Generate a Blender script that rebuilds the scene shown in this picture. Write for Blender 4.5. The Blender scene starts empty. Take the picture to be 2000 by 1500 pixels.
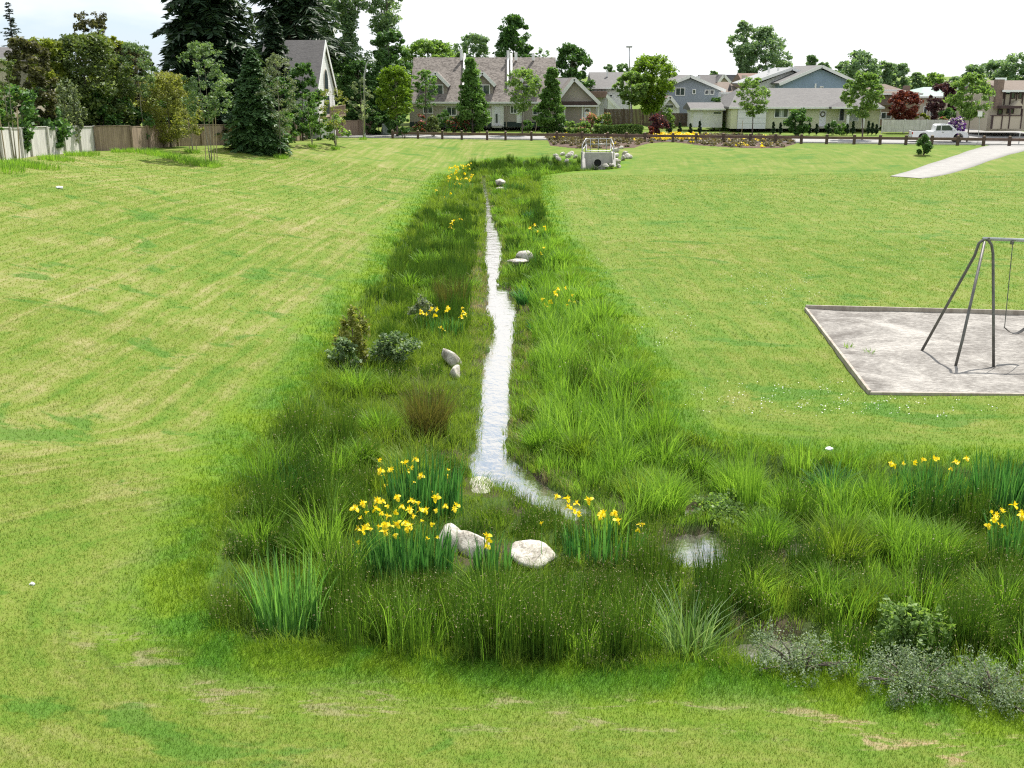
import bpy, bmesh, math, random
import numpy as np
from mathutils import Vector, Matrix

S = bpy.context.scene
C = S.collection
R = math.radians

# ------------------------------------------------------------------ camera
F = 2100.0                       # focal length in pixels of a 2000 px wide frame
HOR = 145.0                      # horizon row
CAMZ = 6.1
PITCH = math.atan((750 - HOR) / F)
cam_d = bpy.data.cameras.new("camera")
cam = bpy.data.objects.new("camera", cam_d)
C.objects.link(cam)
cam.location = (0, 0, CAMZ)
cam.rotation_euler = (math.pi / 2 - PITCH, 0, 0)
cam_d.sensor_width = 36
cam_d.lens = 36 * F / 2000
cam_d.clip_end = 5000
S.camera = cam

# ------------------------------------------------------------------ sky, sun, exposure
SUN_EL, SUN_AZ = R(58), R(32)    # azimuth clockwise from +Y
w = bpy.data.worlds.new("World")
S.world = w
w.use_nodes = True
wt = w.node_tree
wt.nodes.clear()
sky = wt.nodes.new("ShaderNodeTexSky")
sky.sky_type = 'NISHITA'
sky.sun_disc = False
sky.sun_elevation = SUN_EL
sky.sun_rotation = SUN_AZ
sky.air_density = 1.0
sky.dust_density = 0.4
sky.ozone_density = 1.0
tc = wt.nodes.new("ShaderNodeTexCoord")
mp = wt.nodes.new("ShaderNodeMapping")
mp.inputs['Scale'].default_value = (1.0, 1.0, 2.6)
mp.inputs['Location'].default_value = (1.07, 6.78, 6.11)
cn = wt.nodes.new("ShaderNodeTexNoise")
cn.inputs['Scale'].default_value = 2.3
cn.inputs['Detail'].default_value = 7
cn.inputs['Roughness'].default_value = 0.55
cr = wt.nodes.new("ShaderNodeValToRGB")
cr.color_ramp.elements[0].position = 0.385
cr.color_ramp.elements[0].color = (0.12, 0.12, 0.12, 1)
cr.color_ramp.elements[1].position = 0.53
cmix = wt.nodes.new("ShaderNodeMix")
cmix.data_type = 'RGBA'
cmix.inputs['B'].default_value = (6.9, 7.0, 7.1, 1)
bg = wt.nodes.new("ShaderNodeBackground")
bg.inputs['Strength'].default_value = 0.1
wo = wt.nodes.new("ShaderNodeOutputWorld")
L = wt.links.new
L(tc.outputs['Generated'], mp.inputs['Vector'])
L(mp.outputs['Vector'], cn.inputs['Vector'])
L(cn.outputs['Fac'], cr.inputs['Fac'])
L(cr.outputs['Color'], cmix.inputs['Factor'])
gap = wt.nodes.new("ShaderNodeMix")
gap.data_type = 'RGBA'
gap.inputs['Factor'].default_value = .7
gap.inputs['B'].default_value = (3.6, 4.7, 6.2, 1)
L(sky.outputs['Color'], gap.inputs['A'])
L(gap.outputs['Result'], cmix.inputs['A'])
L(cmix.outputs['Result'], bg.inputs['Color'])
L(bg.outputs['Background'], wo.inputs['Surface'])

sun_d = bpy.data.lights.new("sun", 'SUN')
sun_d.energy = 4.5
sun_d.angle = R(0.5)
sun_d.color = (1.0, 0.955, 0.88)
sun = bpy.data.objects.new("sun", sun_d)
C.objects.link(sun)
SV = Vector((math.cos(SUN_EL) * math.sin(SUN_AZ), math.cos(SUN_EL) * math.cos(SUN_AZ), math.sin(SUN_EL)))
sun.rotation_euler = SV.to_track_quat('Z', 'Y').to_euler()
sun.location = (30, 40, 60)

S.view_settings.view_transform = 'Standard'
S.view_settings.look = 'None'
S.view_settings.exposure = 0.72
S.view_settings.gamma = 1.0
S.render.engine = 'CYCLES'
S.cycles.use_denoising = False
S.cycles.filter_width = 1.2
S.cycles.max_bounces = 6
S.cycles.diffuse_bounces = 3
S.cycles.glossy_bounces = 3
S.cycles.transmission_bounces = 4
S.cycles.transparent_max_bounces = 6
S.cycles.caustics_reflective = False
S.cycles.caustics_refractive = False

# ------------------------------------------------------------------ picture <-> place
cp, sp = math.cos(PITCH), math.sin(PITCH)


def ray(px, py):
    a, b = (px - 1000) / F, (py - 750) / F
    return a, cp - b * sp, -sp - b * cp


def at(px, py, D):
    """the point seen at picture position (px,py) that stands D metres in front of the camera"""
    a, b, c = ray(px, py)
    t = D / b
    return Vector((a * t, D, CAMZ + c * t))


def gp(px, py, z):
    a, b, c = ray(px, py)
    t = (z - CAMZ) / c
    return (a * t, b * t)


def proj(P):
    x, y, z = P[..., 0], P[..., 1], P[..., 2] - CAMZ
    dz = y * cp - z * sp
    return 1000 + F * x / dz, 750 + F * (-(y * sp + z * cp)) / dz


def sstep(a, b, x):
    t = np.clip((x - a) / (b - a), 0, 1)
    return t * t * (3 - 2 * t)


def poly_sd(poly, X, Y):
    """signed distance to a polygon, positive outside"""
    poly = np.asarray(poly, float)
    d = np.full(X.shape, 1e9)
    ins = np.zeros(X.shape, bool)
    n = len(poly)
    for i in range(n):
        x0, y0 = poly[i]
        x1, y1 = poly[(i + 1) % n]
        ex, ey = x1 - x0, y1 - y0
        t = np.clip(((X - x0) * ex + (Y - y0) * ey) / (ex * ex + ey * ey + 1e-12), 0, 1)
        d = np.minimum(d, (X - x0 - t * ex) ** 2 + (Y - y0 - t * ey) ** 2)
        c = ((y0 > Y) != (y1 > Y)) & (X < (x1 - x0) * (Y - y0) / (y1 - y0 + 1e-12) + x0)
        ins ^= c
    return np.sqrt(d) * np.where(ins, -1, 1)


FIELD, FLOOR, WATER = -1.0, -1.42, -1.58
marsh_px = [(470, 1262), (400, 1215), (385, 1150), (415, 1060), (455, 960), (492, 870), (560, 800), (630, 725), (648, 650),
            (690, 590), (745, 545), (765, 485), (800, 430), (835, 388), (868, 346), (915, 324), (985, 318), (1060, 319),
            (1125, 322), (1205, 322), (1205, 333), (1120, 336), (1058, 342), (1062, 400), (1080, 450), (1132, 520), (1172, 585),
            (1215, 645), (1262, 725), (1290, 800), (1328, 848), (1430, 868), (1600, 886), (1740, 900), (1900, 903),
            (2150, 905), (2600, 915), (2600, 1430), (2000, 1390), (1850, 1365), (1700, 1342), (1550, 1320), (1450, 1307),
            (1250, 1307), (1000, 1300), (850, 1286), (700, 1274), (600, 1270)]
marsh = [gp(x, y, FIELD) for x, y in marsh_px]
str_l = [(938, 345), (942, 375), (946, 400), (947, 430), (948, 450), (948, 480), (947, 510), (950, 540), (952, 557), (953, 575),
         (952, 600), (958, 625), (965, 650), (955, 680), (945, 700), (942, 730), (938, 780), (935, 820), (930, 860), (922, 890),
         (916, 910), (915, 930), (935, 950), (990, 966), (1035, 984), (1085, 1003), (1125, 1018)]
str_r = [(949, 345), (953, 375), (958, 400), (962, 430), (971, 450), (980, 480), (979, 510), (975, 540), (975, 557), (996, 575),
         (1008, 600), (1009, 625), (1006, 650), (1002, 680), (1003, 700), (1001, 730), (999, 780), (996, 820), (990, 860), (990, 890),
         (1010, 910), (1045, 935), (1075, 955), (1100, 970), (1130, 988), (1160, 1005), (1180, 1030)]
stream = [gp(x, y, WATER) for x, y in str_l] + [gp(x, y, WATER) for x, y in reversed(str_r)]


def ell(cx, cy, rx, ry, z, n=22, seed=0, jag=.16):
    rg = random.Random(seed)
    out = []
    for k in range(n):
        a = 2 * math.pi * k / n
        q = 1 + rg.uniform(-jag, jag)
        out.append(gp(cx + rx * q * math.cos(a), cy + ry * q * math.sin(a), z))
    return out


puddles = [ell(1370, 1082, 70, 40, WATER, seed=1), ell(1565, 1082, 40, 20, WATER, seed=2), ell(1510, 1285, 75, 26, WATER, seed=3),
           ell(560, 1240, 40, 12, WATER, seed=4), ell(1385, 1005, 50, 10, WATER, seed=7)]
wets = [stream] + puddles

fy = [0, 30, 47, 63, 76, 86, 100, 110, 2000]
fx = [-25, -23.5, -22.5, -24.5, -22, -15.5, -12.8, -13.5, -13.5]
fz = [2.9, 2.6, 2.3, 1.6, 1.15, .85, .4, 0, 0]
cy_ = [0, 12, 18, 25, 40, 60, 85, 100, 2000]
cx_ = [-6.5, -5.2, -4.6, -4.5, -4.4, -4.3, -4.0, -3.5, -3.5]


SANDBOX = [gp(*q, FIELD) for q in ((1573, 606), (2330, 625), (2480, 778), (1698, 770))]


def road_y(x):
    return 106.7 - 0.195 * (np.clip(x, -60, 90) + 4.7)


def zfun(X, Y, fine=True, sd=None, sw=None):
    X = np.asarray(X, float)
    Y = np.asarray(Y, float)
    u = road_y(X) - Y
    z = FIELD + (0 - FIELD) * (1 - sstep(1.5, 26, u))
    z = z + 0.1 * np.maximum(11.5 - Y, 0)
    z = z + 0.9 * sstep(34, 55, X) * sstep(40, 60, Y) * sstep(4, 25, u)
    z = z - .14 * sstep(.05, -.12, poly_sd(SANDBOX, X, Y))
    f_x, f_z, c_x = np.interp(Y, fy, fx), np.interp(Y, fy, fz), np.interp(Y, cy_, cx_)
    v = np.clip((c_x - X) / (c_x - f_x), 0, 1)
    z = z + np.maximum(f_z - z, 0) * v ** 1.15
    z = z + 0.03 * np.sin(X * .9 + 1.3 * np.sin(Y * .35)) * np.sin(Y * .6 + X * .2) * sstep(0.5, 6, u)
    if fine:
        if sd is None:
            sd = poly_sd(marsh, X, Y)
        if sw is None:
            sw = np.full(X.shape, 1e9)
            for p in wets:
                sw = np.minimum(sw, poly_sd(p, X, Y))
        hump = 0.06 * np.sin(X * 3.1 + 2 * np.sin(Y * 1.7)) * np.sin(Y * 2.7)
        k = sstep(0.05, -1.0, sd)
        z = z * (1 - k) + (FLOOR + hump) * k
        sw = sw + .07 * np.sin(Y * 2.3 + 2 * np.sin(X * 2 + Y * .7)) + .05 * np.sin(X * 5 + Y * 3.7) * np.sin(Y * 1.3)
        k2 = sstep(0.20, -0.10, sw)
        z = z * (1 - k2) + (WATER - 0.12) * k2
    return z


def zt(x, y, fine=False):
    return float(zfun(np.array([x]), np.array([y]), fine)[0])


def hit(px, py):
    """first point of the ground seen at a picture position"""
    a, b, c = ray(px, py)
    t = np.linspace(5, 140, 2701)
    x, y, z = a * t, b * t, CAMZ + c * t
    below = z < zfun(x, y, False)
    i = int(np.argmax(below)) if below.any() else len(t) - 1
    return Vector((x[i], y[i], zt(x[i], y[i])))


# ------------------------------------------------------------------ helpers: objects
def tag(o, label=None, cat=None, group=None, kind=None):
    if label:
        o['label'] = label
    if cat:
        o['category'] = cat
    if group:
        o['group'] = group
    if kind:
        o['kind'] = kind
    return o


def thing(name, label, cat, loc=(0, 0, 0), group=None, rz=0):
    o = bpy.data.objects.new(name, None)
    o.empty_display_size = 0.2
    C.objects.link(o)
    o.location = loc
    o.rotation_euler = (0, 0, rz)
    return tag(o, label, cat, group)


def copy_tree(o, parent=None):
    c = o.copy()
    C.objects.link(c)
    c.parent = parent
    for ch in list(o.children):
        copy_tree(ch, c)
    return c


def np_mesh(name, V, Q, mat, parent=None, loc=(0, 0, 0), fattr=None, vattr=None, smooth=False):
    """quads (or triangles) from numpy arrays as one mesh object"""
    V = np.asarray(V, np.float32) - np.asarray(loc, np.float32)
    Q = np.asarray(Q, np.int32)
    k = Q.shape[1]
    me = bpy.data.meshes.new(name)
    me.vertices.add(len(V))
    me.vertices.foreach_set('co', V.ravel())
    me.loops.add(Q.size)
    me.loops.foreach_set('vertex_index', Q.ravel())
    me.polygons.add(len(Q))
    me.polygons.foreach_set('loop_start', np.arange(0, Q.size, k, dtype=np.int32))
    me.polygons.foreach_set('loop_total', np.full(len(Q), k, np.int32))
    if smooth:
        me.polygons.foreach_set('use_smooth', np.ones(len(Q), bool))
    me.update(calc_edges=True)
    for nm, arr, dom in ((list(fattr.items()) and [(n, a, 'FACE') for n, a in fattr.items()] if fattr else [])
                         + ([(n, a, 'POINT') for n, a in vattr.items()] if vattr else [])):
        at_ = me.attributes.new(nm, 'FLOAT', dom)
        at_.data.foreach_set('value', np.asarray(arr, np.float32).ravel())
    for m in (mat if isinstance(mat, (list, tuple)) else [mat]):
        me.materials.append(m)
    o = bpy.data.objects.new(name, me)
    C.objects.link(o)
    if parent is not None:
        o.parent = parent
    else:
        o.location = loc
    return o


class MB:
    """collects boxes, prisms and tubes; build() links them as one mesh object"""

    def __init__(self):
        self.v, self.f = [], []

    def poly(self, pts):
        n = len(self.v)
        self.v += [tuple(p) for p in pts]
        self.f.append(tuple(range(n, n + len(pts))))
        return self

    def box(self, x0, x1, y0, y1, z0, z1):
        n = len(self.v)
        self.v += [(x, y, z) for z in (z0, z1) for y in (y0, y1) for x in (x0, x1)]
        self.f += [tuple(n + i for i in q) for q in ((0, 2, 3, 1), (4, 5, 7, 6), (0, 1, 5, 4), (2, 6, 7, 3), (0, 4, 6, 2), (1, 3, 7, 5))]
        return self

    def prism(self, pts, d):
        """closed polygon pts swept along vector d"""
        n, m = len(self.v), len(pts)
        self.v += [tuple(p) for p in pts] + [(p[0] + d[0], p[1] + d[1], p[2] + d[2]) for p in pts]
        self.f += [tuple(range(n + m - 1, n - 1, -1)), tuple(range(n + m, n + 2 * m))]
        self.f += [(n + i, n + (i + 1) % m, n + m + (i + 1) % m, n + m + i) for i in range(m)]
        return self

    def tube(self, path, rad, k=8, cap=True):
        path = [Vector(p) for p in path]
        rad = rad if isinstance(rad, (list, tuple)) else [rad] * len(path)
        n = len(self.v)
        for i, p in enumerate(path):
            t = (path[min(i + 1, len(path) - 1)] - path[max(i - 1, 0)]).normalized()
            a = t.orthogonal().normalized() if i == 0 else (a - t * a.dot(t)).normalized()
            b = t.cross(a)
            for j in range(k):
                q = 2 * math.pi * j / k
                self.v.append(tuple(p + (a * math.cos(q) + b * math.sin(q)) * rad[i]))
        for i in range(len(path) - 1):
            for j in range(k):
                a0, a1 = n + i * k + j, n + i * k + (j + 1) % k
                self.f.append((a0, a1, a1 + k, a0 + k))
        if cap:
            self.f.append(tuple(n + j for j in reversed(range(k))))
            self.f.append(tuple(n + (len(path) - 1) * k + j for j in range(k)))
        return self

    def build(self, name, mat, parent=None, loc=None, bevel=0, smooth=False):
        if loc is None:
            loc = tuple(parent.location) if parent is not None and parent.parent is None else (0, 0, 0)
        me = bpy.data.meshes.new(name)
        me.from_pydata([(x - loc[0], y - loc[1], z - loc[2]) for x, y, z in self.v], [], self.f)
        bm = bmesh.new()
        bm.from_mesh(me)
        bmesh.ops.recalc_face_normals(bm, faces=bm.faces)
        if bevel:
            es = [e for e in bm.edges if len(e.link_faces) == 2 and e.calc_face_angle(0) > 0.5]
            bmesh.ops.bevel(bm, geom=es, offset=bevel, segments=2, affect='EDGES', profile=.6)
        if smooth:
            for f in bm.faces:
                f.smooth = True
        bm.to_mesh(me)
        bm.free()
        me.materials.append(mat)
        o = bpy.data.objects.new(name, me)
        C.objects.link(o)
        if parent is not None:
            o.parent = parent
        else:
            o.location = loc
        return o


# ------------------------------------------------------------------ helpers: materials
def nodes(name):
    m = bpy.data.materials.new(name)
    m.use_nodes = True
    nt = m.node_tree
    nt.nodes.clear()
    out = nt.nodes.new("ShaderNodeOutputMaterial")
    return m, nt, out


def nd(nt, kind, **kw):
    n = nt.nodes.new(kind)
    for k, v in kw.items():
        k2 = k.replace('_', ' ')
        tgt = n.inputs[k2] if k2 in n.inputs else None
        if tgt is None:
            setattr(n, k, v)
        elif hasattr(v, 'is_output'):
            nt.links.new(v, tgt)
        else:
            tgt.default_value = v
    return n


def math_(nt, op, a, b=0.0, clamp=False):
    n = nt.nodes.new("ShaderNodeMath")
    n.operation = op
    n.use_clamp = clamp
    for i, v in enumerate((a, b)):
        if hasattr(v, 'is_output'):
            nt.links.new(v, n.inputs[i])
        else:
            n.inputs[i].default_value = v
    return n.outputs[0]


def mixc(nt, fac, a, b, mode='MIX'):
    n = nt.nodes.new("ShaderNodeMix")
    n.data_type = 'RGBA'
    n.blend_type = mode
    for key, v in (('Factor', fac), ('A', a), ('B', b)):
        s = n.inputs[key] if key == 'Factor' else [i for i in n.inputs if i.name == key and i.type == 'RGBA'][0]
        if hasattr(v, 'is_output'):
            nt.links.new(v, s)
        else:
            s.default_value = v if key == 'Factor' else (*v[:3], 1)
    return [o for o in n.outputs if o.type == 'RGBA'][0]


def ramp(nt, fac, stops):
    n = nt.nodes.new("ShaderNodeValToRGB")
    e = n.color_ramp.elements
    while len(e) < len(stops):
        e.new(0.5)
    for q, (p, c) in zip(e, stops):
        q.position = p
        q.color = (*c[:3], 1) if not isinstance(c, float) else (c, c, c, 1)
    nt.links.new(fac, n.inputs['Fac'])
    return n.outputs['Color']


def maprange(nt, v, a, b, c=0.0, d=1.0):
    n = nt.nodes.new("ShaderNodeMapRange")
    n.interpolation_type = 'SMOOTHSTEP'
    nt.links.new(v, n.inputs['Value'])
    for k, q in (('From Min', a), ('From Max', b), ('To Min', c), ('To Max', d)):
        n.inputs[k].default_value = q
    return n.outputs[0]


def noise(nt, vec, scale, detail=3, rough=.55, dist=0.0):
    n = nt.nodes.new("ShaderNodeTexNoise")
    n.inputs['Scale'].default_value = scale
    n.inputs['Detail'].default_value = detail
    n.inputs['Roughness'].default_value = rough
    n.inputs['Distortion'].default_value = dist
    if vec is not None:
        nt.links.new(vec, n.inputs['Vector'])
    return n.outputs['Fac']


def position(nt):
    return nt.nodes.new("ShaderNodeNewGeometry").outputs['Position']


def mapped(nt, vec, scale=(1, 1, 1), rot=(0, 0, 0), loc=(0, 0, 0)):
    n = nt.nodes.new("ShaderNodeMapping")
    nt.links.new(vec, n.inputs['Vector'])
    n.inputs['Scale'].default_value = scale
    n.inputs['Rotation'].default_value = rot
    n.inputs['Location'].default_value = loc
    return n.outputs[0]


def attr(nt, name):
    n = nt.nodes.new("ShaderNodeAttribute")
    n.attribute_name = name
    return n.outputs['Fac']


def surface(name, col, col2=None, rough=.7, scale=4.0, stretch=(1, 1, 1), bump=.0, bscale=None, metal=0.0, lo=.35, hi=.65, spec=.5, bdist=.02):
    """a weathered solid: two colours by noise, fine bump"""
    m, nt, out = nodes(name)
    b = nt.nodes.new("ShaderNodeBsdfPrincipled")
    vec = mapped(nt, position(nt), stretch)
    col2 = col2 or tuple(c * .8 for c in col)
    f = noise(nt, vec, scale, 5, .6)
    nt.links.new(ramp(nt, f, [(lo, col), (hi, col2)]), b.inputs['Base Color'])
    b.inputs['Roughness'].default_value = rough
    b.inputs['Metallic'].default_value = metal
    b.inputs['Specular IOR Level'].default_value = spec
    if bump:
        bn = nd(nt, "ShaderNodeBump", Strength=bump, Distance=bdist)
        nt.links.new(noise(nt, vec, bscale or scale * 4, 4, .65), bn.inputs['Height'])
        nt.links.new(bn.outputs[0], b.inputs['Normal'])
    nt.links.new(b.outputs[0], out.inputs['Surface'])
    return m


def leafmat(name, stops, trans=.4, rough=.5, patch=.35, pscale=.6, spec=.3):
    """leaves and blades: colour by the random number of each leaf, some light through them"""
    m, nt, out = nodes(name)
    r = attr(nt, 'rnd')
    n = noise(nt, position(nt), pscale, 2)
    f = math_(nt, 'ADD', math_(nt, 'MULTIPLY', r, 1 - patch), math_(nt, 'MULTIPLY', n, patch), True)
    col = ramp(nt, f, stops)
    p = nt.nodes.new("ShaderNodeBsdfPrincipled")
    p.inputs['Roughness'].default_value = rough
    p.inputs['Specular IOR Level'].default_value = spec
    nt.links.new(col, p.inputs['Base Color'])
    t = nt.nodes.new("ShaderNodeBsdfTranslucent")
    nt.links.new(mixc(nt, 1.0, col, (1.25, 1.3, .6), 'MULTIPLY'), t.inputs['Color'])
    x = nt.nodes.new("ShaderNodeMixShader")
    x.inputs[0].default_value = trans
    nt.links.new(p.outputs[0], x.inputs[1])
    nt.links.new(t.outputs[0], x.inputs[2])
    nt.links.new(x.outputs[0], out.inputs['Surface'])
    return m


def lawn_colour(nt):
    """mown grass: mowing lines follow the rim of the wetland, dry and lush patches, clover"""
    pos = position(nt)
    sd = attr(nt, 'sd')
    sep = nt.nodes.new("ShaderNodeSeparateXYZ")
    nt.links.new(pos, sep.inputs[0])
    x, y = sep.outputs[0], sep.outputs[1]
    al = math_(nt, 'ADD', math_(nt, 'MULTIPLY', y, .06), math_(nt, 'MULTIPLY', x, .05))
    wob = math_(nt, 'MULTIPLY', noise(nt, pos, .25, 2), .6)
    comb = nt.nodes.new("ShaderNodeCombineXYZ")
    straight = math_(nt, 'MULTIPLY', math_(nt, 'SUBTRACT', math_(nt, 'MULTIPLY', y, .05), x), 1.15)
    k_ = math_(nt, 'MULTIPLY', maprange(nt, y, 13, 21), maprange(nt, x, 3.0, -3.0))
    mixv = nt.nodes.new("ShaderNodeMix")
    nt.links.new(k_, mixv.inputs[0])
    nt.links.new(math_(nt, 'MULTIPLY', sd, 1.15), mixv.inputs[2])
    nt.links.new(straight, mixv.inputs[3])
    nt.links.new(math_(nt, 'ADD', math_(nt, 'MULTIPLY', mixv.outputs[0], 1.5), wob), comb.inputs[0])
    nt.links.new(al, comb.inputs[1])
    stripes = noise(nt, comb.outputs[0], 1.5, 4, .6)
    side_l = math_(nt, 'ADD', .25, math_(nt, 'MULTIPLY', k_, .28))
    side_o = math_(nt, 'SUBTRACT', .15, math_(nt, 'MULTIPLY', k_, .13))
    big = noise(nt, pos, .12, 3, .5)
    mid = noise(nt, pos, .9, 4, .6, .4)
    fine = noise(nt, pos, 9.0, 4, .7)
    left = maprange(nt, x, 2.0, -3.0)
    dry = math_(nt, 'ADD', math_(nt, 'MULTIPLY', stripes, side_l), math_(nt, 'ADD', side_o, math_(nt, 'MULTIPLY', big, .22)))
    dry = math_(nt, 'ADD', dry, math_(nt, 'MULTIPLY', mid, .38))
    dry = math_(nt, 'ADD', dry, math_(nt, 'MULTIPLY', fine, .22))
    # dry runs 0.45..0.95
    dry = math_(nt, 'ADD', dry, math_(nt, 'MULTIPLY', left, .03))
    col = ramp(nt, dry, [(.50, (.056, .132, .013)), (.62, (.096, .170, .019)), (.72, (.146, .192, .032)), (.82, (.215, .220, .074)), (.95, (.31, .27, .145))])
    # clover: lush irregular patches
    cl = noise(nt, mapped(nt, pos, (.5, .85, 1), loc=(3.1, 7.7, 0)), .55, 5, .68, .6)
    cl = maprange(nt, cl, .575, .635)
    col = mixc(nt, math_(nt, 'MULTIPLY', cl, .75), col, (.062, .150, .018))
    # unmown rim
    rim = maprange(nt, math_(nt, 'ADD', sd, math_(nt, 'MULTIPLY', mid, 1.1)), 2.2, .9)
    col = mixc(nt, math_(nt, 'MULTIPLY', rim, .9), col, mixc(nt, maprange(nt, mid, .35, .65), (.130, .205, .012), (.060, .165, .014)))
    # raked clippings and thin bare turf just outside the near rim
    nearb = math_(nt, 'MULTIPLY', maprange(nt, y, 14.5, 12.0), maprange(nt, math_(nt, 'ABSOLUTE', math_(nt, 'SUBTRACT', sd, 1.15)), .75, .2))
    clip = maprange(nt, noise(nt, mapped(nt, pos, (.8, 2.2, 1)), 1.5, 5, .7, .5), .53, .64)
    col = mixc(nt, math_(nt, 'MULTIPLY', math_(nt, 'MULTIPLY', clip, nearb), .75), col, mixc(nt, maprange(nt, x, 2.5, 4.5), (.24, .215, .12), (.36, .25, .17)))
    # darker wheel lines of the mower
    wl = nd(nt, "ShaderNodeTexWave", wave_type='BANDS', bands_direction='X', Scale=.42, Distortion=1.2)
    nt.links.new(comb.outputs[0], wl.inputs['Vector'])
    wl_ = maprange(nt, math_(nt, 'MULTIPLY', wl.outputs['Fac'], noise(nt, pos, .7, 3)), .47, .62)
    col = mixc(nt, math_(nt, 'MULTIPLY', wl_, .30), col, (.075, .115, .022))
    return col, sd, fine, mid, pos


M = {}
# ground
m, nt, out = nodes('lawn_ground')
col, sd, fine, mid, pos = lawn_colour(nt)
mud = mixc(nt, fine, (.035, .03, .016), (.09, .078, .045))
mud = mixc(nt, math_(nt, 'MAXIMUM', maprange(nt, mid, .42, .56), maprange(nt, sd, -1.3, -.9)), mud, (.045, .082, .014))
col = mixc(nt, maprange(nt, math_(nt, 'ADD', sd, math_(nt, 'MULTIPLY', mid, .3)), .12, -.15), col, mud)
b = nt.nodes.new("ShaderNodeBsdfPrincipled")
b.inputs['Roughness'].default_value = .9
b.inputs['Specular IOR Level'].default_value = .15
nt.links.new(col, b.inputs['Base Color'])
bn = nd(nt, "ShaderNodeBump", Strength=.5, Distance=.05)
nt.links.new(noise(nt, pos, 16, 4, .7), bn.inputs['Height'])
nt.links.new(bn.outputs[0], b.inputs['Normal'])
nt.links.new(b.outputs[0], out.inputs['Surface'])
M['ground'] = m
# lawn blades
m, nt, out = nodes('lawn_blade')
col, sd, fine, mid, pos = lawn_colour(nt)
r = attr(nt, 'rnd')
br = ramp(nt, r, [(0, (.62, .72, .5)), (.5, (1.15, 1.2, 1.0)), (.82, (1.5, 1.46, 1.35)), (1, (2.2, 1.9, 2.1))])
col = mixc(nt, 1.0, col, br, 'MULTIPLY')
p = nd(nt, "ShaderNodeBsdfPrincipled", Roughness=.55)
p.inputs['Specular IOR Level'].default_value = .25
nt.links.new(col, p.inputs['Base Color'])
t = nt.nodes.new("ShaderNodeBsdfTranslucent")
nt.links.new(mixc(nt, 1.0, col, (1.2, 1.25, .7), 'MULTIPLY'), t.inputs['Color'])
x = nd(nt, "ShaderNodeMixShader")
x.inputs[0].default_value = .4
nt.links.new(p.outputs[0], x.inputs[1])
nt.links.new(t.outputs[0], x.inputs[2])
nt.links.new(x.outputs[0], out.inputs['Surface'])
M['blade'] = m
# water: silty, mirror-like at a low angle
m, nt, out = nodes('stream_water')
pos = position(nt)
bn = nd(nt, "ShaderNodeBump", Strength=.13, Distance=.08)
h = math_(nt, 'ADD', noise(nt, mapped(nt, pos, (1.2, .6, 1)), 6, 4, .55, .8), math_(nt, 'MULTIPLY', noise(nt, pos, 1.3, 3), 2.4))
nt.links.new(h, bn.inputs['Height'])
df = nd(nt, "ShaderNodeBsdfDiffuse")
nt.links.new(ramp(nt, noise(nt, pos, 1.6, 4), [(.35, (.09, .08, .062)), (.65, (.19, .18, .155))]), df.inputs['Color'])
gl = nd(nt, "ShaderNodeBsdfGlossy", Roughness=.06)
gl.inputs['Color'].default_value = (.96, .93, .88, 1)
lw_ = nd(nt, "ShaderNodeLayerWeight", Blend=.42)
nt.links.new(bn.outputs[0], lw_.inputs['Normal'])
nt.links.new(bn.outputs[0], gl.inputs['Normal'])
x = nd(nt, "ShaderNodeMixShader")
nt.links.new(maprange(nt, lw_.outputs['Facing'], .15, .75, .16, .92), x.inputs[0])
nt.links.new(df.outputs[0], x.inputs[1])
nt.links.new(gl.outputs[0], x.inputs[2])
nt.links.new(x.outputs[0], out.inputs['Surface'])
M['water'] = m

M['asphalt'] = surface('pale_asphalt', (.25, .245, .235), (.31, .30, .29), .9, .8, bump=.2)
M['concrete'] = surface('concrete', (.46, .44, .40), (.36, .345, .32), .85, 3, bump=.25)
M['path'] = surface('path_concrete', (.30, .29, .27), (.25, .24, .225), .85, 1.5, bump=.15)
M['kerb'] = surface('kerb_concrete', (.45, .44, .41), None, .85, 3)
M['mulch'] = surface('bark_mulch', (.13, .075, .05), (.06, .04, .028), .95, 9, bump=.9, bdist=.05)
m, nt, out = nodes('play_sand')
pos = position(nt)
b = nd(nt, "ShaderNodeBsdfPrincipled", Roughness=.95)
f = math_(nt, 'ADD', math_(nt, 'MULTIPLY', noise(nt, pos, .55, 4, .6, .8), .62), math_(nt, 'MULTIPLY', noise(nt, mapped(nt, pos, (1, 1.6, 1)), 6.5, 5, .75), .6))
nt.links.new(ramp(nt, f, [(.47, (.12, .108, .095)), (.60, (.235, .22, .20)), (.70, (.36, .34, .31)), (.82, (.46, .435, .40))]), b.inputs['Base Color'])
bn = nd(nt, "ShaderNodeBump", Strength=.8, Distance=.05)
nt.links.new(noise(nt, pos, 14, 4, .7), bn.inputs['Height'])
nt.links.new(bn.outputs[0], b.inputs['Normal'])
nt.links.new(b.outputs[0], out.inputs['Surface'])
M['sand'] = m
M['edging'] = surface('silvered_edging_timber', (.40, .36, .30), (.26, .22, .18), .85, 5, (1, 1, .3), bump=.3)
M['timber'] = surface('grey_timber', (.30, .23, .17), (.16, .11, .08), .85, 5, (1, 1, .3), bump=.3)
M['post'] = surface('brown_stained_timber', (.11, .07, .05), (.06, .04, .03), .8, 6)
M['rail'] = surface('brown_stained_rail', (.17, .105, .08), (.10, .065, .05), .8, 4, (.3, 1, 1))
M['fence_brown'] = surface('weathered_fence_board', (.36, .27, .20), (.22, .16, .12), .88, 3, (2.2, 2.2, .25), bump=.3)
M['fence_white'] = surface('greyed_white_fence_board', (.62, .60, .57), (.44, .42, .40), .85, 3, (2.2, 2.2, .25), bump=.2)
m, nt, out = nodes('pale_granite')
pos = position(nt)
b = nd(nt, "ShaderNodeBsdfPrincipled", Roughness=.85)
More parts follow.
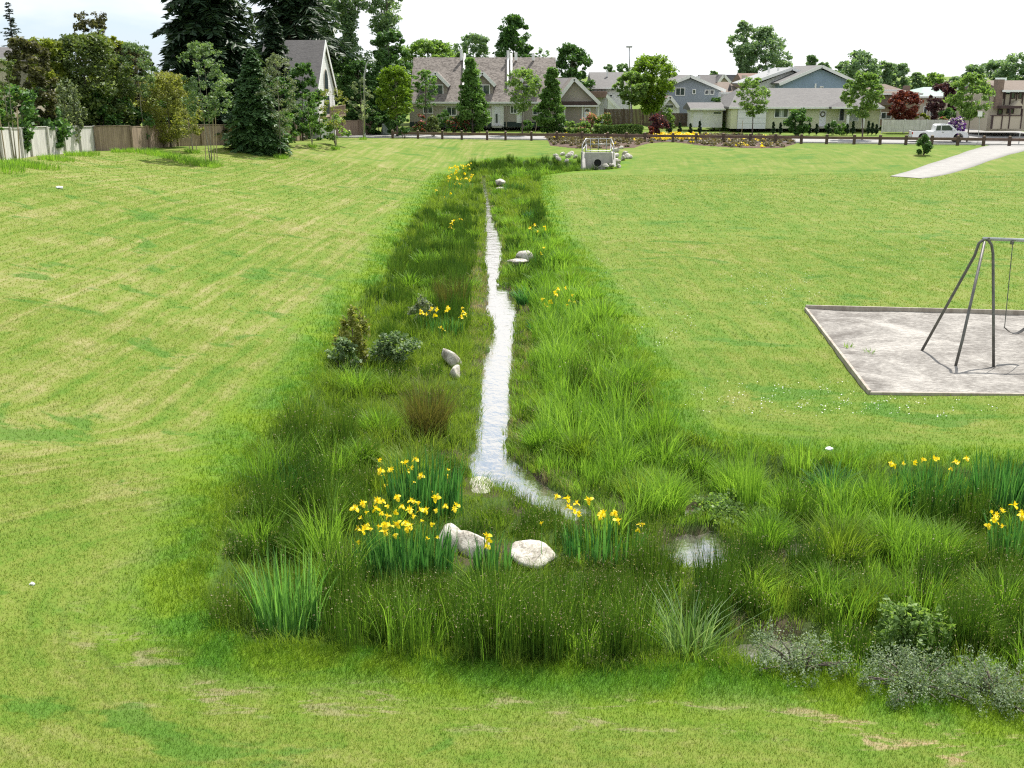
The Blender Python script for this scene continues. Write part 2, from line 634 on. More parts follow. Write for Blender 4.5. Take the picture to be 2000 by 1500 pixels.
f = math_(nt, 'ADD', math_(nt, 'MULTIPLY', noise(nt, pos, 3.2, 5, .65, .5), .7), math_(nt, 'MULTIPLY', noise(nt, pos, 26, 4, .75), .4))
c_ = ramp(nt, f, [(.40, (.17, .15, .12)), (.50, (.36, .33, .28)), (.58, (.52, .49, .43)), (.7, (.62, .59, .53))])
vo = nt.nodes.new("ShaderNodeTexVoronoi")
vo.feature = 'DISTANCE_TO_EDGE'
vo.inputs['Scale'].default_value = 2.2
nt.links.new(pos, vo.inputs['Vector'])
c_ = mixc(nt, maprange(nt, vo.outputs['Distance'], .02, .0, 0, .6), c_, (.13, .12, .10))
nt.links.new(c_, b.inputs['Base Color'])
bn = nd(nt, "ShaderNodeBump", Strength=.8, Distance=.04)
nt.links.new(f, bn.inputs['Height'])
nt.links.new(bn.outputs[0], b.inputs['Normal'])
nt.links.new(b.outputs[0], out.inputs['Surface'])
M['boulder'] = m
M['boulder_grey'] = surface('grey_granite', (.34, .32, .28), (.17, .15, .12), .85, 5, bump=.6, bscale=18)
M['steel'] = surface('galvanised_steel', (.45, .46, .46), (.34, .35, .35), .42, 6, metal=.75)
M['dark_steel'] = surface('dull_grey_steel', (.16, .155, .145), (.10, .095, .09), .5, 8, metal=.4)
M['chain'] = surface('chain_steel', (.14, .14, .14), None, .5, 20, metal=.6)
M['rubber'] = surface('black_rubber', (.02, .02, .02), None, .75, 9)
M['dark'] = surface('painted_hollow_shade', (.012, .012, .012), None, .9, 3)  # near-black colour standing in for the shade inside hollows
M['bark'] = surface('grey_bark', (.15, .125, .10), (.075, .06, .048), .9, 6, (1, 1, .3), bump=.6)
M['bark_pale'] = surface('pale_bark', (.30, .27, .22), (.16, .14, .11), .9, 6, (1, 1, .4), bump=.4)
M['stake'] = surface('raw_stake_wood', (.42, .33, .22), (.30, .23, .16), .85, 5)
M['white'] = surface('white_trim', (.78, .78, .76), (.70, .70, .68), .6, 2)
M['glass'] = surface('window_glass', (.035, .045, .055), (.06, .075, .085), .08, .7, spec=.8)
M['truck_paint'] = surface('white_car_paint', (.80, .80, .80), (.76, .76, .77), .25, 1)
M['green_box'] = surface('grey_green_cabinet', (.20, .25, .22), (.15, .19, .17), .6, 3)
M['litter'] = surface('white_plastic', (.8, .8, .8), (.7, .7, .7), .5, 8)
M['red_plastic'] = surface('red_lens', (.4, .02, .02), None, .3, 4)


def wallmat(name, c, rough=.8, lap=.18):
    """painted lap siding"""
    m, nt, out = nodes(name)
    b = nt.nodes.new("ShaderNodeBsdfPrincipled")
    pos = position(nt)
    f = noise(nt, mapped(nt, pos, (1, 1, .3)), .9, 5, .6)
    nt.links.new(ramp(nt, f, [(.3, c), (.7, tuple(q * .86 for q in c))]), b.inputs['Base Color'])
    b.inputs['Roughness'].default_value = rough
    wv = nd(nt, "ShaderNodeTexWave", wave_type='BANDS', bands_direction='Z', wave_profile='SAW', Scale=1 / lap / 6.28 * 2)
    nt.links.new(pos, wv.inputs['Vector'])
    bn = nd(nt, "ShaderNodeBump", Strength=.5, Distance=.02)
    nt.links.new(wv.outputs['Fac'], bn.inputs['Height'])
    nt.links.new(bn.outputs[0], b.inputs['Normal'])
    nt.links.new(b.outputs[0], out.inputs['Surface'])
    return m


def roofmat(name, c1, c2, scale=3.0, mottled=.5):
    """shingles: rows, per-shingle tone, streaks of wear"""
    m, nt, out = nodes(name)
    b = nt.nodes.new("ShaderNodeBsdfPrincipled")
    pos = position(nt)
    n1 = noise(nt, mapped(nt, pos, (1, 1, 1.6)), scale, 5, .7)
    n2 = noise(nt, mapped(nt, pos, (1, .3, .3)), .6, 3)
    vo = nt.nodes.new("ShaderNodeTexVoronoi")
    vo.inputs['Scale'].default_value = 5.5
    nt.links.new(mapped(nt, pos, (1, .9, 1.6)), vo.inputs['Vector'])
    sv = nt.nodes.new("ShaderNodeSeparateColor")
    nt.links.new(vo.outputs['Color'], sv.inputs[0])
    f = math_(nt, 'ADD', math_(nt, 'MULTIPLY', n1, .55), math_(nt, 'MULTIPLY', sv.outputs[0], mottled * .55))
    f = math_(nt, 'ADD', f, math_(nt, 'MULTIPLY', n2, .2))
    nt.links.new(ramp(nt, f, [(.3, c1), (.72, c2)]), b.inputs['Base Color'])
    b.inputs['Roughness'].default_value = .9
    bn = nd(nt, "ShaderNodeBump", Strength=.6, Distance=.05)
    nt.links.new(f, bn.inputs['Height'])
    nt.links.new(bn.outputs[0], b.inputs['Normal'])
    nt.links.new(b.outputs[0], out.inputs['Surface'])
    return m


# foliage
GAIN = dict(darkgreen=2.5, hazy=2.9, midgreen=2.0, palegreen=1.5, willow=1.6, glossy=1.6, olive=2.2, plum=2.0, purple=1.6, spruce=1.5, fir=1.35, bluespruce=1.3, red=1.1, pink=1, redflower=1, orange=1, whiteflower=1, violet=1, yellowflower=1, straw=1.05, silver=1.15, lime=1.1, laburnum=1.2, rush=1.65, reed=1.8, bankgrass=1.38, cattail=1.6, iris=1.75)


def lm(key, a, b, c, trans=.4, **kw):
    g = GAIN.get(key, 1.45)
    M[key] = leafmat(key + '_leaf', [(.1, [q * g for q in a]), (.5, [q * g for q in b]), (.9, [q * g for q in c])], trans, **kw)


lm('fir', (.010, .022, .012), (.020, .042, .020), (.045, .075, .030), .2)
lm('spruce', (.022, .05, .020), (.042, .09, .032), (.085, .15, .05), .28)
lm('bluespruce', (.016, .028, .026), (.03, .05, .042), (.055, .08, .06), .2)
lm('olive', (.022, .034, .012), (.05, .072, .022), (.10, .12, .04), .35)
lm('plum', (.024, .027, .014), (.05, .05, .024), (.10, .10, .045), .35)
lm('laburnum', (.08, .115, .02), (.17, .21, .03), (.28, .30, .05), .45)
lm('grey_green', (.06, .08, .045), (.12, .15, .09), (.21, .24, .15), .4)
lm('darkgreen', (.014, .034, .010), (.03, .065, .018), (.065, .12, .032), .33)
lm('midgreen', (.03, .065, .016), (.065, .125, .030), (.12, .20, .05), .42)
lm('palegreen', (.06, .11, .03), (.115, .19, .05), (.20, .28, .085), .48)
lm('lime', (.08, .14, .014), (.15, .25, .026), (.25, .35, .05), .5)
lm('glossy', (.04, .075, .03), (.09, .14, .06), (.22, .28, .15), .4, spec=.35, rough=.5)
lm('willow', (.07, .085, .018), (.14, .155, .038), (.24, .24, .07), .45)
lm('hazy', (.035, .06, .035), (.065, .10, .055), (.12, .165, .085), .4)  # far trees: haze of the air is lightened into the leaf colour
lm('red', (.06, .012, .010), (.13, .026, .02), (.22, .06, .04), .4)
lm('purple', (.025, .010, .016), (.055, .022, .03), (.11, .05, .06), .35)
lm('pink', (.42, .09, .12), (.62, .2, .22), (.78, .42, .40), .4)
lm('redflower', (.35, .02, .06), (.55, .05, .09), (.7, .18, .2), .35)
lm('orange', (.32, .14, .06), (.48, .26, .10), (.6, .4, .2), .4)
lm('whiteflower', (.6, .6, .58), (.78, .78, .75), (.85, .82, .85), .3)
lm('violet', (.09, .03, .26), (.2, .06, .42), (.42, .2, .6), .3)
lm('yellowflower', (.66, .47, .008), (.85, .66, .012), (.92, .78, .06), .3)
lm('heather', (.055, .045, .028), (.10, .09, .05), (.19, .15, .09), .3, pscale=1.5)
lm('rush', (.012, .036, .006), (.042, .085, .012), (.115, .16, .028), .4, pscale=.9, patch=.5)
lm('reed', (.045, .10, .012), (.105, .19, .026), (.20, .30, .06), .45, pscale=.8, patch=.5)
lm('bankgrass', (.065, .12, .012), (.13, .20, .025), (.22, .28, .06), .45, pscale=.6, patch=.5)
lm('straw', (.22, .19, .10), (.34, .30, .17), (.48, .42, .26), .35)
lm('iris', (.016, .06, .018), (.034, .11, .03), (.085, .19, .055), .4, spec=.5)
lm('cattail', (.04, .11, .03), (.085, .19, .05), (.16, .30, .09), .45, spec=.5)
lm('tussock', (.035, .038, .010), (.075, .078, .020), (.15, .125, .045), .35)
lm('silver', (.07, .12, .05), (.15, .21, .11), (.32, .37, .26), .4)
lm('sedge', (.05, .11, .03), (.12, .20, .07), (.26, .34, .18), .4, spec=.6, rough=.3)

# ================================================================== GROUND AND ROADS
def axis(parts):
    out = []
    for a, b, s in parts:
        out += list(np.arange(a, b, s))
    return np.array(out + [parts[-1][1]])


gx = axis([(-1500, -100, 140), (-100, -30, 5), (-30, -9, .6), (-9, 17, .14), (17, 50, .7), (50, 100, 5), (100, 1501, 140)])
gy = axis([(-60, 4, 4), (4, 11, .4), (11, 30, .14), (30, 84, .3), (84, 116, .6), (116, 200, 6), (200, 3001, 280)])
GX, GY = np.meshgrid(gx, gy)
gsd = poly_sd(marsh, GX, GY)
gz = zfun(GX, GY, True, sd=gsd)
nx, ny = len(gx), len(gy)
idx = np.arange(nx * ny).reshape(ny, nx)
Q = np.stack([idx[:-1, :-1], idx[:-1, 1:], idx[1:, 1:], idx[1:, :-1]], -1).reshape(-1, 4)
ground = np_mesh('ground', np.stack([GX, GY, gz], -1).reshape(-1, 3), Q, M['ground'], vattr={'sd': gsd.ravel()}, smooth=True)
tag(ground, kind='structure')


def flat(name, pts, z, mat, sub=None):
    mb = MB()
    mb.poly([(x, y, z) for x, y in pts])
    o = mb.build(name, mat)
    return tag(o, kind='structure')


def strip(name, left, right, lift, mat, n=40, m=6):
    """a paved strip that follows the ground, between two edge lines"""
    def res(pl):
        pl = np.array(pl, float)
        s = np.r_[0, np.cumsum(np.hypot(*np.diff(pl, axis=0).T))]
        q = np.linspace(0, s[-1], n)
        return np.stack([np.interp(q, s, pl[:, 0]), np.interp(q, s, pl[:, 1])], -1)
    a, b = res(left), res(right)
    V = []
    for k in range(m):
        p = a + (b - a) * k / (m - 1)
        V.append(np.c_[p, zfun(p[:, 0], p[:, 1], False) + lift])
    V = np.array(V)
    skirt = V[[0, -1]].copy()
    skirt[..., 2] -= .25
    V = np.concatenate([skirt[:1], V, skirt[1:]])
    i = np.arange(V.shape[0] * n).reshape(V.shape[0], n)
    Q = np.stack([i[:-1, :-1], i[1:, :-1], i[1:, 1:], i[:-1, 1:]], -1).reshape(-1, 4)
    return tag(np_mesh(name, V.reshape(-1, 3), Q, mat), kind='structure')


# road behind the barrier, its kerbs and pavement
xs_ = [-70, -40, -15, 0, 20, 40, 60, 100]
strip('road', [(x, road_y(x) + 1.0) for x in xs_], [(x, road_y(x) + 8.4) for x in xs_], .02, M['asphalt'], 40, 4)
for off in (.85, 8.4):
    strip('kerb', [(x, road_y(x) + off) for x in xs_], [(x, road_y(x) + off + .16) for x in xs_], .13, M['kerb'], 40, 2)
strip('pavement', [(x, road_y(x) + 8.6) for x in xs_], [(x, road_y(x) + 10.2) for x in xs_], .12, M['path'], 40, 3)
# side street on the right
strip('side_street', [(43, 104), (44, 116), (47, 135), (52, 170)], [(60, 102), (56, 116), (57, 135), (62, 170)], .035, M['asphalt'], 20, 4)
# path down to the field
path_l = [hit(*p) for p in ((1738, 345), (1800, 326), (1868, 304), (1925, 286), (1962, 277))]
path_r = [hit(*p) for p in ((1800, 349), (1865, 337), (1930, 315), (2005, 294), (2065, 277))]
strip('footpath', [(p.x, p.y) for p in path_l], [(p.x, p.y) for p in path_r], .03, M['path'], 24, 5)

# water
mb = MB()
n = len(str_l)
for i in range(n - 1):
    A, B, Cc, D_ = gp(*str_l[i], WATER), gp(*str_r[i], WATER), gp(*str_r[i + 1], WATER), gp(*str_l[i + 1], WATER)

    def grow(a, b):
        v = Vector((a[0] - b[0], a[1] - b[1], 0)).normalized() * .35
        return (a[0] + v.x, a[1] + v.y, WATER)
    mb.poly([grow(A, B), grow(B, A), grow(Cc, D_), grow(D_, Cc)])
tag(mb.build('stream', M['water']), kind='structure')
for p in puddles:
    c = np.mean(p, 0)
    mb = MB()
    mb.poly([(c[0] + (x - c[0]) * 1.25, c[1] + (y - c[1]) * 1.25, WATER + .006) for x, y in p])
    tag(mb.build('puddle', M['water']), kind='structure')

# ================================================================== LEAVES, BLADES, TREES
def blades(rg, P, h, wd, ldir, lean, segs=3, droop=0.0, facing=None):
    """curved tapering blades: base points, heights, widths, lean direction and amount"""
    n = len(P)
    fa = rg.uniform(0, 2 * np.pi, n) if facing is None else facing
    side = np.stack([np.cos(fa), np.sin(fa), np.zeros(n)], -1)
    ld = np.stack([np.cos(ldir), np.sin(ldir), np.zeros(n)], -1)
    rows = []
    for k in range(segs + 1):
        s = k / segs
        c = P + ld * (lean * h * s ** 2)[:, None]
        c[:, 2] += h * (s - droop * s ** 3)
        ww = wd * (1 - .88 * s ** 2) * .5
        rows += [c - side * ww[:, None], c + side * ww[:, None]]
    V = np.stack(rows, 1)                          # n, 2(segs+1), 3
    k = 2 * (segs + 1)
    q = np.array([[2 * i, 2 * i + 1, 2 * i + 3, 2 * i + 2] for i in range(segs)])
    Q = (np.arange(n) * k)[:, None, None] + q[None]
    return V.reshape(-1, 3), Q.reshape(-1, 4)


class Leafage:
    """pools quads with a random number each"""

    def __init__(self):
        self.V, self.Q, self.A, self.n = [], [], [], 0

    def add(self, V, Q, a):
        self.V.append(V)
        self.Q.append(Q + self.n)
        self.A.append(np.broadcast_to(a, (len(Q),)) if np.ndim(a) == 0 else a)
        self.n += len(V)

    def leaves(self, rg, P, size, up=.3, long=1.5, a=None):
        """rhombic leaves at points P"""
        n = len(P)
        nr = rg.normal(size=(n, 3))
        nr[:, 2] = np.abs(nr[:, 2]) + up
        nr /= np.linalg.norm(nr, axis=1)[:, None]
        t = np.cross(nr, rg.normal(size=(n, 3)))
        t /= np.linalg.norm(t, axis=1)[:, None] + 1e-9
        b = np.cross(nr, t)
        s = (size * rg.uniform(.6, 1.35, n))[:, None]
        V = np.stack([P - t * s * long * .5, P + b * s * .5, P + t * s * long * .5, P - b * s * .5], 1).reshape(-1, 3)
        self.add(V, np.arange(4 * n).reshape(n, 4), rg.uniform(0, 1, n) if a is None else a)

    def build(self, name, mat, parent=None, loc=(0, 0, 0)):
        return np_mesh(name, np.concatenate(self.V), np.concatenate(self.Q), mat, parent, loc, fattr={'rnd': np.concatenate(self.A)})


def inball(rg, n, p=.45):
    d = rg.normal(size=(n, 3))
    d /= np.linalg.norm(d, axis=1)[:, None]
    return d * (rg.uniform(0, 1, n) ** p)[:, None]


PROF = {
    'round': lambda t: math.sqrt(max(0, 1 - (2 * t - 1) ** 2)) ** .8 * (1 - .15 * t),
    'oval': lambda t: math.sin(math.pi * min(1, t * .93 + .05)) ** .75,
    'cone': lambda t: (1 - t) ** .8 * min(1, t * 5 + .25),
    'column': lambda t: min(1, t * 5 + .4) * (1 - t ** 4),
    'vase': lambda t: math.sin(math.pi * min(1, .12 + t * .8)) * (.55 + .55 * t),
    'tall': lambda t: (.55 + .45 * math.sin(t * 9 + 1)) * min(1, t * 4 + .2) * (1 - t ** 5),
}


def tree(name, label, cat, base, H, r, leaf, seed, shape='round', crown0=.25, clumps=70, per=55, lsize=.3, bark='bark', group=None,
         trunk_r=None, cs=.22, up=.4, stems=1, lean=0., parts=('trunk', 'crown'), inner=.35):
    """a broadleaf: trunk and limbs, leaf clumps carried at the limb ends"""
    rg = np.random.default_rng(seed)
    rd = random.Random(seed)
    root = thing(name, label, cat, base, group)
    tr, lf = MB(), Leafage()
    tR = trunk_r or max(.035, H * .013)
    b = Vector(base)
    prof = PROF[shape]
    axes = []
    for s in range(stems):
        a = rd.uniform(0, 6.28)
        off = Vector((math.cos(a), math.sin(a), 0)) * (r * .35 * (stems > 1))
        pts, rad = [], []
        wx, wy = rd.uniform(-.04, .04) + lean, rd.uniform(-.04, .04)
        k = 7
        for i in range(k + 1):
            t = i / k
            pts.append(b + Vector((wx * H * t + .012 * H * math.sin(3 * t + a), wy * H * t + .012 * H * math.cos(4 * t + a), H * .93 * t)) + off * t - Vector((0, 0, .1 * (i == 0))))
            rad.append(tR * (1.25 if i == 0 else 1) * (1 - .86 * t) / (stems ** .4))
        tr.tube(pts, rad, 7)
        axes.append(pts)
    cents, crad = [], []
    clumps, cs, per = int(clumps * 1.7), cs * .76, per * .62
    for i in range(clumps):
        ax = axes[i % stems]
        t = rd.random() ** .9
        zc = crown0 + (1 - crown0) * t
        u = zc * 7 / .93
        j = min(int(u), 6)
        p0 = ax[j].lerp(ax[j + 1], min(1, u - j))
        ang = rd.uniform(0, 6.28)
        rr = r * prof(t) * (inner + (1 - inner) * rd.random() ** .55) * rd.uniform(.8, 1.12)
        c = p0 + Vector((math.cos(ang) * rr, math.sin(ang) * rr, rd.uniform(-.04, .04) * H))
        if stems > 1:
            c.x -= (p0.x - b.x) * .4
            c.y -= (p0.y - b.y) * .4
        cents.append(c)
        crad.append(r * cs * rd.uniform(.6, 1.35))
        if i % 3 == 0 and rr > .2 * r:
            u2 = max(.08, (zc - .5 * rr / H)) * 7 / .93
            j2 = min(int(u2), 6)
            s0 = ax[j2].lerp(ax[j2 + 1], min(1, u2 - j2))
            mid_ = s0.lerp(c, .5) + Vector((0, 0, -.06 * rr))
            q = max(tR * .32 * (1 - zc * .7), .008)
            tr.tube([s0, mid_, c], [q, q * .6, q * .25], 4, False)
    tr.build(parts[0], M[bark], root, smooth=True)
    per, lsize = per * 1.75, lsize * .66
    for c, q in zip(cents, crad):
        n = int(per * rd.uniform(.6, 1.4))
        P = np.array(c) + inball(rg, n) * np.array([q, q, q * .75])
        lf.leaves(rg, P, lsize * (.85 if leaf == 'lime' else 1), up, 1.7, a=np.clip(rg.uniform(0, 1, n) * .7 + rd.uniform(0, .3), 0, 1))
    lf.build(parts[1], M[leaf], root, base)
    return root


def conifer(name, label, base, H, r, leaf, seed, whorls=34, per=7, low=.03, droop=.25, dens=9, wid=.13, power=.85, group=None, ragged=.25):
    """a conifer: trunk, whorls of drooping boughs set with needle sprays"""
    rg = np.random.default_rng(seed)
    rd = random.Random(seed)
    root = thing(name, label, 'conifer', base, group)
    b = Vector(base)
    tr, lf = MB(), Leafage()
    tr.tube([b + Vector((0, 0, -.1)), b + Vector((0, 0, H * .5)), b + Vector((0, 0, H * .97))], [H * .016, H * .010, H * .002], 8)
    Vs, As = [], []
    for i in range(whorls):
        for k in range(per):
            t = low + (1 - low) * (i + rd.random() * 1.3) / (whorls + .3)
            z = H * t
            ang = rd.uniform(0, 6.28)
            Lb = r * (1 - t) ** power * rd.uniform(1 - ragged, 1 + ragged * .5) + .05 * r
            d = np.array([math.cos(ang), math.sin(ang), 0])
            sd_ = np.array([-d[1], d[0], 0])
            rise = rd.uniform(-.05, .18) + .45 * t
            dr = droop * rd.uniform(.7, 1.3) + rise * .4

            def bp(s):
                return np.array(b) + np.array([0, 0, z]) + d * Lb * s + np.array([0, 0, Lb * (rise * s - dr * s * s)])
            if i % 2 == 0:
                tr.tube([bp(0), bp(.5), bp(.95)], [H * .0025 * (1.2 - t), H * .0016 * (1.2 - t), .004], 3, False)
            m = max(4, int(dens * (.5 + Lb / r)))
            for s in np.linspace(.12, 1, m):
                c = bp(s)
                for sg in (-1, 1):
                    lt = Lb * (.34 * (1 - s * .72)) * rd.uniform(.6, 1.25) + wid * .7
                    tip = c + sd_ * sg * lt + d * lt * .75 + np.array([0, 0, -lt * rd.uniform(.0, .85)])
                    wv = (np.array([0, 0, 1]) * rd.uniform(-1, 1) + np.cross(tip - c, [0, 0, 1]) / (lt + 1e-6)) * wid * rd.uniform(.6, 1.2) * .5
                    mdl = c + (tip - c) * .45
                    Vs += [c, mdl + wv, tip, mdl - wv]
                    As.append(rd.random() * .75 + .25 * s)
    tr.build('trunk', M['bark'], root, smooth=True)
    V = np.array(Vs)
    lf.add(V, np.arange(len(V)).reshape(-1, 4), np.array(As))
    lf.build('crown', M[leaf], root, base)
    return root


def shrub(name, label, cat, base, H, r, leaf, seed, clumps=26, per=60, lsize=.14, group=None, shape='round', bloom=None, bloom_n=0, bsize=.12, cs=.3,
          upright=False):
    """leafy from the ground up; several stems; flowers as a part of their own"""
    rg = np.random.default_rng(seed)
    rd = random.Random(seed)
    root = thing(name, label, cat, base, group)
    b = Vector(base)
    st, lf, bl = MB(), Leafage(), Leafage()
    prof = PROF[shape]
    for i in range(clumps):
        t = rd.random()
        a = rd.uniform(0, 6.28)
        rr = r * prof(t) * rd.random() ** .5
        c = b + Vector((math.cos(a) * rr, math.sin(a) * rr, H * (.12 + .8 * t)))
        if i % 3 == 0:
            st.tube([b + Vector((math.cos(a), math.sin(a), 0)) * .1 * r - Vector((0, 0, .05)), b.lerp(c, .5) + Vector((0, 0, .05)), c], [.02 * H ** .5, .014, .005], 4, False)
        q = r * cs * rd.uniform(.7, 1.3)
        n = int(per * rd.uniform(.7, 1.3))
        ball = inball(rg, n)
        P = np.array(c) + ball * np.array([q * (.6 if upright else 1), q * (.6 if upright else 1), q * (1.5 if upright else .8)])
        P[:, 2] = np.maximum(P[:, 2], b.z + .02)
        lf.leaves(rg, P, lsize, .3, 2.2 if upright else 1.5)
        if bloom:
            o = ball[rg.uniform(0, 1, n) < bloom_n]
            o = o[o[:, 2] > -.3]
            if len(o):
                bl.leaves(rg, np.array(c) + o * 1.12 * np.array([q, q, q * .85]), bsize, .8, 1.1)
    st.build('stems', M['bark'], root, smooth=True)
    lf.build('foliage', M[leaf], root, base)
    if bloom and bl.n:
        bl.build('blossom', M[bloom], root, base)
    return root


# ================================================================== HOUSES
class House:
    """facades read off at their distance; every piece has its own depth"""

    def __init__(self, name, label, cat, px, D, py=248):
        p = at(px, py, D)
        self.D, self.z0 = D, p.z
        self.root = thing(name, label, cat, (p.x, D, p.z))

    def X(self, px, py=200, D=None):
        return at(px, py, D or self.D).x

    def Z(self, py, D=None):
        return at(1000, py, D or self.D).z

    def rect(self, p, front=0.0, depth=.1, D=None):
        D = D or self.D
        x0, x1 = self.X(p[0], (p[1] + p[3]) / 2, D), self.X(p[2], (p[1] + p[3]) / 2, D)
        z1, z0 = self.Z(p[1], D), self.Z(p[3], D)
        return x0, x1, D - front, D - front + depth, z0, z1

    def block(self, name, p, mat, front=0.0, depth=.1, parent=None, D=None, bevel=0):
        o = MB().box(*self.rect(p, front, depth, D)).build(name, mat, None, tuple(self.root.location), bevel)
        o.parent = parent or self.root
        o.location = (0, 0, 0)
        return o

    def mesh(self, mb, name, mat, parent=None):
        o = mb.build(name, mat, None, tuple(self.root.location))
        o.parent = parent or self.root
        o.location = (0, 0, 0)
        return o

    def window(self, p, frame=None, bars=1, D=None, fw=.09, sill=False, pane=None):
        x0, x1, y0, y1, z0, z1 = self.rect(p, .07, .09, D)
        mb = MB()
        mb.box(x0, x1, y0, y1, z1 - fw, z1).box(x0, x1, y0, y1, z0, z0 + fw)
        mb.box(x0, x0 + fw, y0 + .001, y1, z0 + fw, z1 - fw).box(x1 - fw, x1, y0 + .001, y1, z0 + fw, z1 - fw)
        for k in range(bars):
            c = x0 + (x1 - x0) * (k + 1) / (bars + 1)
            mb.box(c - fw * .35, c + fw * .35, y0 + .012, y1, z0 + fw, z1 - fw)
        f = self.mesh(mb, 'window', frame or M['white'])
        self.mesh(MB().box(x0 + fw * .9, x1 - fw * .9, y0 + .045, y1 - .01, z0 + fw * .9, z1 - fw * .9), 'pane', pane or M['glass'], f)
        return f

    def gable_front(self, name, apex, l, r, base_py, mat, front=0.0, depth=6.0, D=None):
        """pentagon wall with a gable, swept back"""
        D = D or self.D
        pts = [(self.X(l[0], base_py, D), self.Z(base_py, D)), (self.X(r[0], base_py, D), self.Z(base_py, D)), (self.X(r[0], r[1], D), self.Z(r[1], D)),
               (self.X(apex[0], apex[1], D), self.Z(apex[1], D)), (self.X(l[0], l[1], D), self.Z(l[1], D))]
        mb = MB().prism([(x, D - front, z) for x, z in pts], (0, depth, 0))
        return self.mesh(mb, name, mat)

    def gable_roof(self, name, apex, l, r, mat, front=.4, depth=7.0, th=.18, D=None, barge=True, barge_mat=None):
        """two slopes meeting at a ridge that runs away from the viewer"""
        D = D or self.D
        A = Vector((self.X(apex[0], apex[1], D), 0, self.Z(apex[1], D)))
        mb, bb = MB(), MB()
        for e in (l, r):
            E = Vector((self.X(e[0], e[1], D), 0, self.Z(e[1], D)))
            dv = (E - A).normalized()
            nrm = Vector((-dv.z, 0, dv.x))
            nrm = nrm if nrm.z > 0 else -nrm
            q = [A + nrm * .001, E, E + nrm * th, A + nrm * th]
            mb.prism([(v.x, D - front, v.z) for v in q], (0, depth, 0))
            q = [A - nrm * .16, E - nrm * .16, E + nrm * (th + .02), A + nrm * (th + .02)]
            bb.prism([(v.x, D - front - .06, v.z) for v in q], (0, .058, 0))
        o = self.mesh(mb, name, mat)
        if barge:
            self.mesh(bb, 'bargeboard', barge_mat or M['white'], o)
        return o

    def slope_roof(self, name, px0, px1, eave_py, ridge_py, mat, run=5.0, front=.5, th=.2, back=True, D=None, inset=(0, 0), gutter=True, gut_mat=None):
        """a ridge across the view: slope towards the viewer (and one behind)"""
        D = D or self.D
        Dr = D + run
        x0, x1 = self.X(px0, eave_py, D), self.X(px1, eave_py, D)
        ze, zr = self.Z(eave_py, D - front), self.Z(ridge_py, Dr)
        i0, i1 = inset
        mb = MB()
        E0, E1, R1, R0 = (x0, D - front, ze), (x1, D - front, ze), (x1 - i1, Dr, zr), (x0 + i0, Dr, zr)
        B0, B1 = (x0, Dr + run + front, ze), (x1, Dr + run + front, ze)
        dn = lambda p: (p[0], p[1], p[2] - th)
        mb.poly([E0, E1, R1, R0]).poly([B1, B0, R0, R1]).poly([E0, R0, B0]).poly([E1, B1, R1])
        mb.poly([dn(E0), dn(B0), dn(B1), dn(E1)])
        mb.poly([E0, dn(E0), dn(E1), E1]).poly([B1, dn(B1), dn(B0), B0]).poly([E0, B0, dn(B0), dn(E0)]).poly([E1, dn(E1), dn(B1), B1])
        o = self.mesh(mb, name, mat)
        if gutter:
            self.mesh(MB().box(x0 - .02, x1 + .02, D - front - .11, D - front - .004, ze - th + .02, ze + .015), 'gutter', gut_mat or M['white'], o)
        return o

# colours of the houses
M['greige'] = wallmat('greige_siding', (.40, .36, .31))
M['greige_dark'] = wallmat('taupe_siding', (.30, .26, .22))
M['w_white'] = wallmat('white_siding', (.76, .76, .74))
M['w_cream'] = wallmat('pale_yellow_siding', (.64, .64, .46))
M['w_blue'] = wallmat('blue_grey_siding', (.27, .36, .47))
M['w_bluegrey'] = wallmat('grey_blue_siding', (.30, .335, .39))
M['w_tan'] = wallmat('tan_siding', (.36, .28, .19))
M['w_beige'] = wallmat('beige_stucco', (.50, .45, .36), lap=.5)
M['w_tudor'] = wallmat('cream_stucco', (.50, .44, .34), lap=.7)
M['beam'] = surface('dark_brown_beam', (.075, .045, .04), (.05, .03, .028), .8, 4)
M['skirt'] = surface('dark_green_plinth', (.03, .05, .048), None, .8, 3)
M['shake'] = roofmat('brown_cedar_shake', (.068, .056, .048), (.215, .188, .166), 6.0, .9)
M['r_grey'] = roofmat('grey_shingle', (.115, .11, .108), (.175, .168, .162), 5, .4)
M['r_brown'] = roofmat('brown_shingle', (.12, .09, .07), (.19, .15, .12), 5, .4)
M['r_dark'] = roofmat('dark_grey_shingle', (.075, .07, .07), (.125, .118, .115), 5, .4)
M['r_pale'] = roofmat('pale_grey_shingle', (.26, .265, .27), (.34, .34, .345), 4, .3)
M['r_red'] = roofmat('red_brown_shingle', (.15, .092, .072), (.22, .15, .12), 4, .4)
M['r_mint'] = roofmat('pale_green_roofing', (.28, .37, .32), (.34, .42, .37), 1.5, .15)
M['brick'] = surface('brown_chimney_brick', (.25, .18, .14), (.17, .12, .10), .9, 6)
M['doorwhite'] = surface('white_painted_door', (.72, .72, .76), (.66, .66, .70), .5, 2)
M['curtain'] = surface('pale_blind_behind_glass', (.42, .46, .44), (.36, .4, .38), .3, 2)

